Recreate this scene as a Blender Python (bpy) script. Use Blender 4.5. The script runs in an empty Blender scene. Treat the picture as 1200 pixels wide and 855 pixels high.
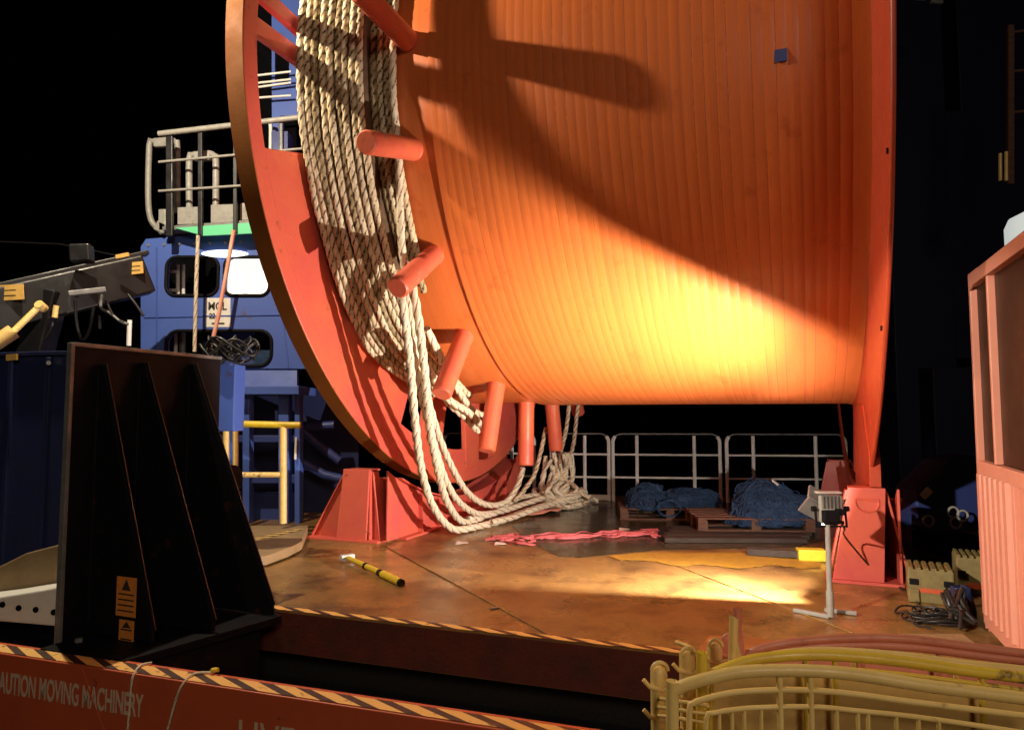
import bpy, bmesh, math, random
from mathutils import Vector, Matrix
from math import sin, cos, radians as R, pi

sc = bpy.context.scene
col = sc.collection
random.seed(7)

# ------------------------------------------------------------------ camera
F_PX, PITCH, CAM_H = 809.26, 0.069716, 1.65
cam_d = bpy.data.cameras.new("camera")
cam_d.sensor_width = 36.0
cam_d.lens = 36.0 * F_PX / 1200.0
cam_d.clip_start = 0.05
cam_d.clip_end = 4000
cam = bpy.data.objects.new("camera", cam_d)
cam.location = (0, 0, CAM_H)
cam.rotation_euler = (pi / 2 + PITCH, 0, 0)
col.objects.link(cam)
sc.camera = cam

# ------------------------------------------------------------------ world (night sky) and lamps
w = bpy.data.worlds.new("World")
sc.world = w
w.use_nodes = True
nt = w.node_tree
bg = nt.nodes["Background"]
sky = nt.nodes.new("ShaderNodeTexSky")
sky.sky_type = 'NISHITA'
sky.sun_disc = False
sky.sun_elevation = R(-9)
sky.sun_rotation = R(200)
nt.links.new(sky.outputs[0], bg.inputs[0])
bg.inputs[1].default_value = 0.05
sc.view_settings.view_transform = 'Standard'
sc.view_settings.look = 'None'
sc.view_settings.exposure = 0
sc.view_settings.gamma = 1


def point_lamp(name, loc, power, colour, radius):
    d = bpy.data.lights.new(name, 'POINT')
    d.energy = power
    d.color = colour
    d.shadow_soft_size = radius
    o = bpy.data.objects.new(name, d)
    o.location = loc
    col.objects.link(o)
    return o


L1 = Vector((2.62, 5.80, 0.86))
wd_ = bpy.data.lights.new("work_floodlight_lamp", 'SPOT')   # the floodlight on the stand, aimed up and left at the drum
wd_.energy = 5100
wd_.color = (1.0, 0.86, 0.76)
wd_.spot_size = R(180)
wd_.spot_blend = 1.0
wd_.shadow_soft_size = 0.018
wl_ = bpy.data.objects.new("work_floodlight_lamp", wd_)
wl_.location = L1
wl_.rotation_euler = Vector((-1.9, 1.8, .08)).to_track_quat('-Z', 'Y').to_euler()
col.objects.link(wl_)
wd2 = wd_.copy()                                                # added narrow spot that tightens the hot pool on the drum
wd2.name = "work_floodlight_added_spot"
wd2.energy = 4700
wd2.color = (1.0, 0.80, 0.42)
wd2.spot_size = R(72)
wl2 = bpy.data.objects.new("work_floodlight_added_spot", wd2)
wl2.location = L1
wl2.rotation_euler = Vector((-1.06, 1.88, 1.52)).to_track_quat('-Z', 'Y').to_euler()
col.objects.link(wl2)
point_lamp("mast_floodlight_lamp", (-4.39, 6.33, 6.72), 1450, (1.0, 0.83, 0.60), 0.04)
# added unseen spot at the left, brightens the cage and the right cradle
sd = bpy.data.lights.new("added_side_spot", 'SPOT')
sd.energy = 3300
sd.color = (1.0, 0.84, 0.68)
sd.spot_size = R(27)
sd.spot_blend = 0.35
sd.shadow_soft_size = 0.06
so_ = bpy.data.objects.new("added_side_spot", sd)
so_.location = (-3.2, 1.0, 2.9)
so_.rotation_euler = (Vector((3.45, 5.5, 1.05)) - Vector(so_.location)).to_track_quat('-Z', 'Y').to_euler()
col.objects.link(so_)
# added unseen fill behind the camera, lifts the near beam and the shadows
ad = bpy.data.lights.new("added_rear_fill", 'AREA')
ad.energy = 440
ad.color = (1.0, 0.80, 0.60)
ad.size = 2.5
ao_ = bpy.data.objects.new("added_rear_fill", ad)
ao_.location = (2.5, -8.0, 7.0)
ao_.rotation_euler = (Vector((0.3, 8.0, 1.5)) - Vector(ao_.location)).to_track_quat('-Z', 'Y').to_euler()
col.objects.link(ao_)
sc.cycles.max_bounces = 6
sc.cycles.sample_clamp_indirect = 4.0

# ------------------------------------------------------------------ geometry helpers
def P(x, y, d):
    """a point of the place seen at photo position (x, y), d metres ahead"""
    vx, vy, vz = (x - 600) / F_PX, 1.0, -(y - 427.5) / F_PX
    wy = vy * cos(PITCH) - vz * sin(PITCH)
    wz = vy * sin(PITCH) + vz * cos(PITCH)
    t = d / wy
    return Vector((vx * t, d, CAM_H + wz * t))


def G(x, y, z=0.0):
    """the point of the horizontal plane z seen at photo position (x, y)"""
    vx, vy, vz = (x - 600) / F_PX, 1.0, -(y - 427.5) / F_PX
    wy = vy * cos(PITCH) - vz * sin(PITCH)
    wz = vy * sin(PITCH) + vz * cos(PITCH)
    t = (z - CAM_H) / wz
    return Vector((vx * t, wy * t, z))


class MB:
    def __init__(s):
        s.v, s.f, s.uv = [], [], {}

    def add(s, vs, fs, uvs=None):
        b = len(s.v)
        s.v += [tuple(p) for p in vs]
        for i, f in enumerate(fs):
            if uvs:
                s.uv[len(s.f)] = uvs[i]
            s.f.append(tuple(b + k for k in f))
        return s

    def box(s, c, size, m=None):
        hx, hy, hz = size[0] / 2, size[1] / 2, size[2] / 2
        vs = [Vector((sx * hx, sy * hy, sz * hz)) for sx in (-1, 1) for sy in (-1, 1) for sz in (-1, 1)]
        if m is not None:
            vs = [m @ p for p in vs]
        c = Vector(c)
        vs = [c + p for p in vs]
        return s.add(vs, [(0, 1, 3, 2), (4, 6, 7, 5), (0, 4, 5, 1), (2, 3, 7, 6), (0, 2, 6, 4), (1, 5, 7, 3)])

    def bar(s, a, b, wd, hg, up=(0, 0, 1)):
        """rectangular bar from a to b"""
        a, b = Vector(a), Vector(b)
        t = (b - a)
        ln = t.length
        t.normalize()
        sd = t.cross(Vector(up))
        if sd.length < 1e-5:
            sd = t.cross(Vector((1, 0, 0)))
        sd.normalize()
        n = sd.cross(t)
        m = Matrix((t, sd, n)).transposed()
        return s.box((a + b) / 2, (ln, wd, hg), m)

    def prism(s, pts, vec):
        """planar polygon (3D points) pushed along vec"""
        vec = Vector(vec)
        n = len(pts)
        vs = [Vector(p) for p in pts] + [Vector(p) + vec for p in pts]
        fs = [tuple(range(n))[::-1], tuple(range(n, 2 * n))]
        for i in range(n):
            j = (i + 1) % n
            fs.append((i, j, n + j, n + i))
        return s.add(vs, fs)

    def tube(s, pts, r, sides=10, closed=False, rope=0.0, pitch=0.2, flat=1.0):
        pts = [Vector(p) for p in pts]
        n = len(pts)
        vs, fs, uvs = [], [], []
        up = None
        acc = 0.0
        lens = []
        for i in range(n):
            if i:
                acc += (pts[i] - pts[i - 1]).length
            lens.append(acc)
            a = pts[i - 1] if (i or closed) else pts[i]
            b = pts[(i + 1) % n] if (i < n - 1 or closed) else pts[i]
            t = (b - a).normalized()
            if up is None:
                up = t.orthogonal().normalized()
            up = (up - t * up.dot(t)).normalized()
            sd = t.cross(up)
            rr = r[i] if isinstance(r, (list, tuple)) else r
            for k in range(sides):
                ph = 2 * pi * k / sides
                q = rr
                if rope:
                    q = rr * (1 + rope * (abs(sin(1.5 * ph - pi * acc / pitch)) - 0.6))
                vs.append(pts[i] + (up * cos(ph) + sd * sin(ph) * flat) * q)
        m = n if closed else n - 1
        for i in range(m):
            for k in range(sides):
                k2, i2 = (k + 1) % sides, (i + 1) % n
                fs.append((i * sides + k, i * sides + k2, i2 * sides + k2, i2 * sides + k))
                l0, l1 = lens[i], (lens[i2] if i2 else acc)
                v0, v1 = k / sides, (k + 1) / sides
                uvs.append(((l0, v0), (l0, v1), (l1, v1), (l1, v0)))
        if not closed:
            fs.append(tuple(range(sides))[::-1])
            uvs.append([(0, 0)] * sides)
            fs.append(tuple((n - 1) * sides + k for k in range(sides)))
            uvs.append([(acc, 0)] * sides)
        return s.add(vs, fs, uvs)

    def arc_plate(s, r0, r1, s0, s1, a0, a1, n=None):
        """annular sector in reel space (s along the axle, u away, z up); angle 0 faces the camera side, 90 is down"""
        full = abs(a1 - a0) >= 359.9
        n = n or max(2, int(abs(a1 - a0) / 2.4))
        vs, fs = [], []
        m = n if full else n + 1
        for i in range(m):
            t = R(a0 + (a1 - a0) * i / n)
            for (rr, ss) in ((r0, s0), (r1, s0), (r1, s1), (r0, s1)):
                vs.append((ss, -rr * cos(t), -rr * sin(t)))
        for i in range(n):
            j = (i + 1) % m
            for k in range(4):
                k2 = (k + 1) % 4
                fs.append((i * 4 + k, j * 4 + k, j * 4 + k2, i * 4 + k2))
        if not full:
            fs += [(0, 1, 2, 3), ((m - 1) * 4 + 3, (m - 1) * 4 + 2, (m - 1) * 4 + 1, (m - 1) * 4)]
        return s.add(vs, fs)

    def lathe(s, prof, n=160, a0=0, a1=360):
        """profile [(s, r)] turned round the axle"""
        vs, fs = [], []
        k = len(prof)
        full = a1 - a0 >= 359.9
        m = n if full else n + 1
        for i in range(m):
            t = R(a0 + (a1 - a0) * i / n)
            for (ss, rr) in prof:
                vs.append((ss, -rr * cos(t), -rr * sin(t)))
        for i in range(n):
            j = (i + 1) % m
            for q in range(k - 1):
                fs.append((i * k + q, j * k + q, j * k + q + 1, i * k + q + 1))
        return s.add(vs, fs)

    def build(s, name, mat, parent=None, bevel=0.0, smooth=None, subsurf=0):
        me = bpy.data.meshes.new(name)
        me.from_pydata(s.v, [], s.f)
        if s.uv:
            ul = me.uv_layers.new(name="uv")
            for p in me.polygons:
                u = s.uv.get(p.index)
                if u:
                    for li, c in zip(p.loop_indices, u):
                        ul.data[li].uv = c
        bm = bmesh.new()
        bm.from_mesh(me)
        bmesh.ops.recalc_face_normals(bm, faces=bm.faces)
        bm.to_mesh(me)
        bm.free()
        me.materials.append(mat)
        if smooth is not None:
            me.polygons.foreach_set("use_smooth", [True] * len(me.polygons))
            me.set_sharp_from_angle(angle=R(smooth))
        o = bpy.data.objects.new(name, me)
        col.objects.link(o)
        if parent is not None:
            o.parent = parent
        if bevel:
            b = o.modifiers.new("bevel", 'BEVEL')
            b.width = bevel
            b.segments = 2
            b.limit_method = 'ANGLE'
            b.angle_limit = R(40)
        return o


def tag(o, label=None, cat=None, group=None, kind=None):
    if label: o["label"] = label
    if cat: o["category"] = cat
    if group: o["group"] = group
    if kind: o["kind"] = kind
    return o


def thing(name, loc, label, cat, group=None, rz=0.0):
    o = bpy.data.objects.new(name, None)
    o.empty_display_size = 0.2
    o.location = loc
    o.rotation_euler = (0, 0, rz)
    col.objects.link(o)
    return tag(o, label, cat, group)


def adopt(root, *objs):
    """parent world-space parts to a thing without moving them"""
    m = Matrix.Translation(root.location) @ root.rotation_euler.to_matrix().to_4x4()
    for o in objs:
        o.parent = root
        o.matrix_parent_inverse = m.inverted()
    return root


def holed_plate(name, outer, holes, thick, mat, frame, parent=None, bevel=0.0):
    """flat plate with cut-outs; 2D points, frame = (origin, ex, ey)"""
    cu = bpy.data.curves.new(name, 'CURVE')
    cu.dimensions = '2D'
    cu.fill_mode = 'BOTH'
    cu.extrude = thick / 2
    for lp in [outer] + holes:
        sp = cu.splines.new('POLY')
        sp.points.add(len(lp) - 1)
        for q, p in zip(sp.points, lp):
            q.co = (p[0], p[1], 0, 1)
        sp.use_cyclic_u = True
    tmp = bpy.data.objects.new("tmp", cu)
    col.objects.link(tmp)
    dg = bpy.context.evaluated_depsgraph_get()
    dg.update()
    me = bpy.data.meshes.new_from_object(tmp.evaluated_get(dg))
    bpy.data.objects.remove(tmp)
    bpy.data.curves.remove(cu)
    o0, ex, ey = [Vector(q) for q in frame]
    ez = ex.cross(ey)
    m = Matrix((ex, ey, ez)).transposed().to_4x4()
    m.translation = o0
    me.transform(m)
    me.name = name
    me.materials.clear()
    me.materials.append(mat)
    o = bpy.data.objects.new(name, me)
    col.objects.link(o)
    if parent is not None:
        o.parent = parent
    return o


def text_mesh(name, body, size, mat, frame, sx=1.0, thick=0.002, parent=None, align='LEFT', bold=0.0):
    cu = bpy.data.curves.new(name, 'FONT')
    cu.body = body
    cu.size = size
    cu.extrude = thick
    cu.offset = bold
    cu.align_x = align
    tmp = bpy.data.objects.new("tmp", cu)
    col.objects.link(tmp)
    dg = bpy.context.evaluated_depsgraph_get()
    dg.update()
    me = bpy.data.meshes.new_from_object(tmp.evaluated_get(dg))
    bpy.data.objects.remove(tmp)
    bpy.data.curves.remove(cu)
    o0, ex, ey = [Vector(q) for q in frame]
    ez = ex.cross(ey)
    m = Matrix((ex * sx, ey, ez)).transposed().to_4x4()
    m.translation = o0
    me.transform(m)
    me.name = name
    me.materials.clear()
    me.materials.append(mat)
    o = bpy.data.objects.new(name, me)
    col.objects.link(o)
    if parent is not None:
        o.parent = parent
    return o


def smooth_path(pts, step=0.03):
    """Catmull-Rom through points"""
    pts = [Vector(p) for p in pts]
    q = [pts[0] * 2 - pts[1]] + pts + [pts[-1] * 2 - pts[-2]]
    out = []
    for i in range(1, len(q) - 2):
        a, b, c, d = q[i - 1], q[i], q[i + 1], q[i + 2]
        n = max(2, int((c - b).length / step))
        for k in range(n):
            t = k / n
            out.append(0.5 * ((2 * b) + (c - a) * t + (2 * a - 5 * b + 4 * c - d) * t * t + (3 * b - a - 3 * c + d) * t ** 3))
    out.append(pts[-1])
    return out


def rounded_rect(x0, y0, x1, y1, r, n=6):
    o = []
    for cx, cy, a in ((x1 - r, y1 - r, 0), (x0 + r, y1 - r, 90), (x0 + r, y0 + r, 180), (x1 - r, y0 + r, 270)):
        for k in range(n + 1):
            t = R(a + 90 * k / n)
            o.append((cx + r * cos(t), cy + r * sin(t)))
    return o


# ------------------------------------------------------------------ materials
def mat(name, c0, c1=None, rough=0.5, metal=0.0, scale=6.0, amt=0.5, bump=0.0, bscale=40.0, c2=None, c2_lo=0.6, c2_hi=0.72,
        c2_scale=9.0, stretch=(1, 1, 1), rough_var=0.15, spec=0.5, coat=0.0):
    m = bpy.data.materials.new(name)
    m.use_nodes = True
    n, l = m.node_tree.nodes, m.node_tree.links
    b = n["Principled BSDF"]
    tc = n.new("ShaderNodeTexCoord")
    mp = n.new("ShaderNodeMapping")
    mp.inputs["Scale"].default_value = stretch
    l.new(tc.outputs["Object"], mp.inputs[0])
    no = n.new("ShaderNodeTexNoise")
    no.inputs["Scale"].default_value = scale
    no.inputs["Detail"].default_value = 7
    no.inputs["Roughness"].default_value = 0.62
    l.new(mp.outputs[0], no.inputs["Vector"])
    mr = n.new("ShaderNodeMapRange")
    mr.inputs[1].default_value = 0.5 - 0.25
    mr.inputs[2].default_value = 0.5 + 0.25
    l.new(no.outputs[0], mr.inputs[0])
    mx = n.new("ShaderNodeMix")
    mx.data_type = 'RGBA'
    c1 = c1 or tuple(v * (1 - amt) for v in c0)
    mx.inputs[6].default_value = (*c0, 1)
    mx.inputs[7].default_value = (*c1, 1)
    l.new(mr.outputs[0], mx.inputs[0])
    out = mx.outputs[2]
    if c2:
        n2 = n.new("ShaderNodeTexNoise")
        n2.inputs["Scale"].default_value = c2_scale
        n2.inputs["Detail"].default_value = 9
        n2.inputs["Roughness"].default_value = 0.7
        l.new(tc.outputs["Object"], n2.inputs["Vector"])
        m2 = n.new("ShaderNodeMapRange")
        m2.inputs[1].default_value = c2_lo
        m2.inputs[2].default_value = c2_hi
        l.new(n2.outputs[0], m2.inputs[0])
        x2 = n.new("ShaderNodeMix")
        x2.data_type = 'RGBA'
        l.new(m2.outputs[0], x2.inputs[0])
        l.new(out, x2.inputs[6])
        x2.inputs[7].default_value = (*c2, 1)
        out = x2.outputs[2]
    l.new(out, b.inputs["Base Color"])
    b.inputs["Metallic"].default_value = metal
    b.inputs["Specular IOR Level"].default_value = spec
    b.inputs["Coat Weight"].default_value = coat
    rr = n.new("ShaderNodeMapRange")
    rr.inputs[3].default_value = max(0.03, rough - rough_var)
    rr.inputs[4].default_value = min(1, rough + rough_var)
    l.new(mr.outputs[0], rr.inputs[0])
    l.new(rr.outputs[0], b.inputs["Roughness"])
    if bump:
        nb = n.new("ShaderNodeTexNoise")
        nb.inputs["Scale"].default_value = bscale
        nb.inputs["Detail"].default_value = 6
        l.new(mp.outputs[0], nb.inputs["Vector"])
        bp = n.new("ShaderNodeBump")
        bp.inputs["Strength"].default_value = min(1, bump)
        bp.inputs["Distance"].default_value = 0.01
        l.new(nb.outputs[0], bp.inputs["Height"])
        l.new(bp.outputs[0], b.inputs["Normal"])
    return m


def emit(name, c, s):
    m = bpy.data.materials.new(name)
    m.use_nodes = True
    b = m.node_tree.nodes["Principled BSDF"]
    b.inputs["Base Color"].default_value = (*c, 1)
    b.inputs["Emission Color"].default_value = (*c, 1)
    b.inputs["Emission Strength"].default_value = s
    return m


def stripe_mat(name, ca, cb, period, slant, wear=0.55):
    """diagonal hazard stripes along object x"""
    m = mat(name, ca, rough=0.55)
    n, l = m.node_tree.nodes, m.node_tree.links
    b = n["Principled BSDF"]
    tc = n.new("ShaderNodeTexCoord")
    sp = n.new("ShaderNodeSeparateXYZ")
    l.new(tc.outputs["Object"], sp.inputs[0])
    ma = n.new("ShaderNodeMath"); ma.operation = 'MULTIPLY_ADD'
    l.new(sp.outputs[1], ma.inputs[0]); ma.inputs[1].default_value = slant; l.new(sp.outputs[0], ma.inputs[2])
    dv = n.new("ShaderNodeMath"); dv.operation = 'DIVIDE'; l.new(ma.outputs[0], dv.inputs[0]); dv.inputs[1].default_value = period
    fr = n.new("ShaderNodeMath"); fr.operation = 'FRACT'; l.new(dv.outputs[0], fr.inputs[0])
    gt = n.new("ShaderNodeMath"); gt.operation = 'GREATER_THAN'; l.new(fr.outputs[0], gt.inputs[0]); gt.inputs[1].default_value = 0.58
    mx = n.new("ShaderNodeMix"); mx.data_type = 'RGBA'
    l.new(gt.outputs[0], mx.inputs[0]); mx.inputs[6].default_value = (*ca, 1); mx.inputs[7].default_value = (*cb, 1)
    no = n.new("ShaderNodeTexNoise"); no.inputs["Scale"].default_value = 14; no.inputs["Detail"].default_value = 8
    l.new(tc.outputs["Object"], no.inputs["Vector"])
    mr = n.new("ShaderNodeMapRange"); mr.inputs[1].default_value = wear; mr.inputs[2].default_value = wear + 0.12
    l.new(no.outputs[0], mr.inputs[0])
    m2 = n.new("ShaderNodeMix"); m2.data_type = 'RGBA'
    l.new(mr.outputs[0], m2.inputs[0]); l.new(mx.outputs[2], m2.inputs[6]); m2.inputs[7].default_value = (0.12, 0.06, 0.03, 1)
    l.new(m2.outputs[2], b.inputs["Base Color"])
    return m


def rope_mat(name, c0, c1, fleck, pitch, fl_w=0.2):
    m = mat(name, c0, c1, rough=0.9, scale=12, bump=0.6, bscale=160, rough_var=0.05, spec=0.2)
    n, l = m.node_tree.nodes, m.node_tree.links
    b = n["Principled BSDF"]
    src = b.inputs["Base Color"].links[0].from_socket
    uv = n.new("ShaderNodeUVMap")
    sp = n.new("ShaderNodeSeparateXYZ")
    l.new(uv.outputs[0], sp.inputs[0])
    a = n.new("ShaderNodeMath"); a.operation = 'MULTIPLY'; l.new(sp.outputs[1], a.inputs[0]); a.inputs[1].default_value = 3
    d = n.new("ShaderNodeMath"); d.operation = 'DIVIDE'; l.new(sp.outputs[0], d.inputs[0]); d.inputs[1].default_value = pitch
    s = n.new("ShaderNodeMath"); s.operation = 'SUBTRACT'; l.new(a.outputs[0], s.inputs[0]); l.new(d.outputs[0], s.inputs[1])
    fr = n.new("ShaderNodeMath"); fr.operation = 'FRACT'; l.new(s.outputs[0], fr.inputs[0])
    lt = n.new("ShaderNodeMath"); lt.operation = 'LESS_THAN'; l.new(fr.outputs[0], lt.inputs[0]); lt.inputs[1].default_value = fl_w
    no = n.new("ShaderNodeTexNoise"); no.inputs["Scale"].default_value = 30
    tc = n.new("ShaderNodeTexCoord"); l.new(tc.outputs["Object"], no.inputs["Vector"])
    mu = n.new("ShaderNodeMath"); mu.operation = 'MULTIPLY'; l.new(lt.outputs[0], mu.inputs[0])
    mr = n.new("ShaderNodeMapRange"); mr.inputs[1].default_value = 0.35; mr.inputs[2].default_value = 0.55
    l.new(no.outputs[0], mr.inputs[0]); l.new(mr.outputs[0], mu.inputs[1])
    mx = n.new("ShaderNodeMix"); mx.data_type = 'RGBA'
    l.new(mu.outputs[0], mx.inputs[0]); l.new(src, mx.inputs[6]); mx.inputs[7].default_value = (*fleck, 1)
    l.new(mx.outputs[2], b.inputs["Base Color"])
    return m


def drum_mat():
    """orange paint with dirty grooves and long runs round the drum (object x is the axle)"""
    m = mat("drum_paint", (0.60, 0.155, 0.040), (0.52, 0.125, 0.032), rough=0.36, scale=3.2, bump=0.12, bscale=22,
            stretch=(3, 0.25, 0.25), spec=0.5, c2=(0.40, 0.085, 0.024), c2_lo=0.58, c2_hi=0.74, c2_scale=2.6)
    n, l = m.node_tree.nodes, m.node_tree.links
    b = n["Principled BSDF"]
    src = b.inputs["Base Color"].links[0].from_socket
    tc = n.new("ShaderNodeTexCoord")
    mp = n.new("ShaderNodeMapping"); mp.inputs["Scale"].default_value = (14, 0.025, 0.025)
    l.new(tc.outputs["Object"], mp.inputs[0])
    no = n.new("ShaderNodeTexNoise"); no.inputs["Scale"].default_value = 1.0; no.inputs["Detail"].default_value = 8; no.inputs["Roughness"].default_value = 0.65
    l.new(mp.outputs[0], no.inputs["Vector"])
    mr = n.new("ShaderNodeMapRange"); mr.inputs[1].default_value = 0.50; mr.inputs[2].default_value = 0.80
    mr.inputs[4].default_value = 0.45
    l.new(no.outputs[0], mr.inputs[0])
    mx = n.new("ShaderNodeMix"); mx.data_type = 'RGBA'
    l.new(mr.outputs[0], mx.inputs[0]); l.new(src, mx.inputs[6]); mx.inputs[7].default_value = (0.30, 0.05, 0.012, 1)
    l.new(mx.outputs[2], b.inputs["Base Color"])
    return m


M = {}
M["reel"] = mat("reel_paint", (0.68, 0.155, 0.062), (0.58, 0.064, 0.072), rough=0.42, scale=0.8, bump=0.22, bscale=24,
                c2=(0.26, 0.05, 0.022), c2_lo=0.60, c2_hi=0.72, c2_scale=5)
M["drum"] = drum_mat()
M["post"] = mat("post_paint", (0.68, 0.150, 0.062), (0.56, 0.085, 0.055), rough=0.45, scale=2.5, bump=0.3, bscale=22, c2=(0.27, 0.16, 0.10), c2_lo=0.60, c2_hi=0.68, c2_scale=6)
M["flange_dark"] = mat("flange_dimmed", (0.50, 0.068, 0.026), (0.40, 0.05, 0.02), rough=0.45, scale=2.2, bump=0.1, c2=(0.2, 0.04, 0.02), c2_lo=0.66, c2_hi=0.74, c2_scale=7)  # deeper red offsets the excess lamp light on the right flange
M["rim_band"] = mat("rim_band_dimmed", (0.23, 0.078, 0.013), (0.17, 0.055, 0.010), spec=0.1, rough=0.8, scale=3, bump=0.1)  # darkened to offset the mast lamp's strong light on the rim
M["groove"] = mat("groove_dirt", (0.28, 0.065, 0.018), (0.42, 0.10, 0.025), rough=0.6, scale=5, stretch=(3, 1, 1))
M["foot"] = mat("foot_paint", (0.68, 0.14, 0.07), (0.54, 0.075, 0.07), rough=0.5, scale=1.6, bump=0.1, c2=(0.20, 0.06, 0.03), c2_lo=0.64, c2_hi=0.7, c2_scale=11)
M["rope"] = rope_mat("rope", (0.82, 0.75, 0.56), (0.44, 0.31, 0.16), (0.10, 0.065, 0.03), 0.12, 0.3)
M["rope_dirty"] = rope_mat("rope_dirty", (0.50, 0.42, 0.26), (0.22, 0.15, 0.07), (0.06, 0.035, 0.018), 0.12, 0.42)
M["rope_clean"] = rope_mat("rope_clean", (0.78, 0.73, 0.56), (0.58, 0.50, 0.34), (0.22, 0.10, 0.07), 0.19, 0.2)
M["rope_core"] = mat("rope_core", (0.14, 0.08, 0.04), (0.05, 0.03, 0.02), rough=0.95, scale=14)
M["deck"] = mat("deck_paint", (0.36, 0.205, 0.062), (0.15, 0.083, 0.028), rough=0.32, scale=1.5, bump=0.2, bscale=26, rough_var=0.2,
                c2=(0.055, 0.028, 0.014), c2_lo=0.48, c2_hi=0.72, c2_scale=1.9)
M["deck_green"] = mat("deck_green", (0.085, 0.068, 0.034), (0.05, 0.038, 0.02), rough=0.22, scale=2, bump=0.12, bscale=30, rough_var=0.12)
M["deck_yellow"] = mat("deck_yellow", (0.34, 0.21, 0.012), (0.25, 0.13, 0.02), rough=0.6, scale=7, bump=0.8, bscale=70)
M["black"] = mat("black_paint", (0.008, 0.008, 0.010), (0.004, 0.004, 0.006), spec=0.12, rough=0.6, scale=5, bump=0.12, bscale=18, c2=(0.035, 0.011, 0.008), c2_lo=0.60, c2_hi=0.68, c2_scale=5)
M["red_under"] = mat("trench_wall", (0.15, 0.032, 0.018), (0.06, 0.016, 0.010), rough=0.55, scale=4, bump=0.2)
M["beam"] = mat("beam_paint", (0.58, 0.105, 0.034), (0.46, 0.078, 0.028), rough=0.5, scale=2.4, bump=0.12, c2=(0.1, 0.03, 0.02), c2_lo=0.66, c2_hi=0.74)
M["rubber"] = mat("rubber", (0.014, 0.013, 0.012), rough=0.7, scale=30, bump=0.3)
M["hazard"] = stripe_mat("hazard_stripes", (0.80, 0.46, 0.13), (0.05, 0.02, 0.012), 0.27, 2.2, 0.60)
M["hazard2"] = stripe_mat("hazard_stripes_small", (0.75, 0.50, 0.16), (0.02, 0.015, 0.012), 0.17, 1.0, 0.64)
M["letter"] = mat("letter_paint", (0.68, 0.55, 0.40), (0.5, 0.33, 0.22), rough=0.7, scale=40)
M["letter_dark"] = mat("letter_dark", (0.015, 0.012, 0.014), rough=0.6)
M["galv"] = mat("galvanised", (0.62, 0.61, 0.56), (0.42, 0.41, 0.38), rough=0.45, metal=0.15, scale=14, bump=0.1)
M["galv_mid"] = mat("weathered_grey", (0.34, 0.34, 0.31), (0.22, 0.22, 0.2), rough=0.5, scale=12, c2=(0.15, 0.1, 0.07), c2_lo=0.6, c2_hi=0.7)
M["galv_dark"] = mat("dull_grey_steel", (0.25, 0.25, 0.24), (0.12, 0.12, 0.12), rough=0.5, metal=0.2, scale=10)
M["white"] = mat("white_paint", (0.82, 0.82, 0.77), (0.68, 0.68, 0.62), rough=0.45, scale=8, c2=(0.35, 0.22, 0.12), c2_lo=0.68, c2_hi=0.75)
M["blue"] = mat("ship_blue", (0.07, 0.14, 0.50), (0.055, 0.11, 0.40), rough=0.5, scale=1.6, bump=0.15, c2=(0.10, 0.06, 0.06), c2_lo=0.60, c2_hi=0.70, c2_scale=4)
M["navy"] = mat("navy_paint", (0.02, 0.03, 0.11), (0.013, 0.02, 0.07), rough=0.5, scale=3, bump=0.1)
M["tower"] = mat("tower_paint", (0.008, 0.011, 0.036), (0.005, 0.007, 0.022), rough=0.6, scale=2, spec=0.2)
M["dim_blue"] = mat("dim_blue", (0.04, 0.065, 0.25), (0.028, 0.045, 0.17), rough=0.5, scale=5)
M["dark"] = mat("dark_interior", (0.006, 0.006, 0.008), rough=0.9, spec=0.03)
M["crane"] = mat("crane_grey", (0.009, 0.009, 0.011), (0.005, 0.005, 0.006), rough=0.42, scale=4)
M["label"] = mat("label_yellow", (0.72, 0.46, 0.12), (0.55, 0.32, 0.08), rough=0.55, scale=20)
M["label_orange"] = mat("label_orange", (0.8, 0.30, 0.05), (0.6, 0.2, 0.04), rough=0.55, scale=20)
M["print"] = mat("label_print", (0.05, 0.03, 0.02), rough=0.6)
M["yellow"] = mat("yellow_paint", (0.78, 0.58, 0.03), (0.6, 0.42, 0.03), rough=0.42, scale=12, c2=(0.3, 0.2, 0.05), c2_lo=0.64, c2_hi=0.7)
M["cream"] = mat("cream_paint", (0.90, 0.66, 0.25), (0.72, 0.50, 0.15), rough=0.45, scale=11, bump=0.12, c2=(0.2, 0.12, 0.05), c2_lo=0.6, c2_hi=0.68)
M["barrier_yellow"] = mat("barrier_yellow", (0.82, 0.60, 0.06), (0.66, 0.44, 0.05), rough=0.4, scale=11, bump=0.1, c2=(0.2, 0.12, 0.05), c2_lo=0.62, c2_hi=0.7)
M["barrier_pink"] = mat("barrier_red", (0.72, 0.27, 0.17), (0.55, 0.17, 0.10), rough=0.45, scale=9, bump=0.1, c2=(0.25, 0.06, 0.04), c2_lo=0.6, c2_hi=0.7)
M["barrier_sheet"] = mat("barrier_sheet", (0.56, 0.36, 0.09), (0.38, 0.23, 0.06), rough=0.6, scale=5, bump=0.15)
M["cage"] = mat("cage_paint", (0.60, 0.25, 0.17), (0.52, 0.20, 0.135), rough=0.5, scale=3, c2=(0.24, 0.08, 0.05), c2_lo=0.68, c2_hi=0.72, c2_scale=6)
M["cage_orange"] = mat("cage_orange", (0.66, 0.22, 0.05), (0.5, 0.15, 0.04), rough=0.55, scale=7)
M["cage_panel"] = mat("cage_panel", (0.05, 0.022, 0.013), (0.036, 0.015, 0.010), spec=0.15, rough=0.5, scale=1.2)
M["wood"] = mat("wood", (0.13, 0.062, 0.034), (0.07, 0.034, 0.02), rough=0.8, scale=5, stretch=(1, 6, 6), bump=0.4, bscale=30)
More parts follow.
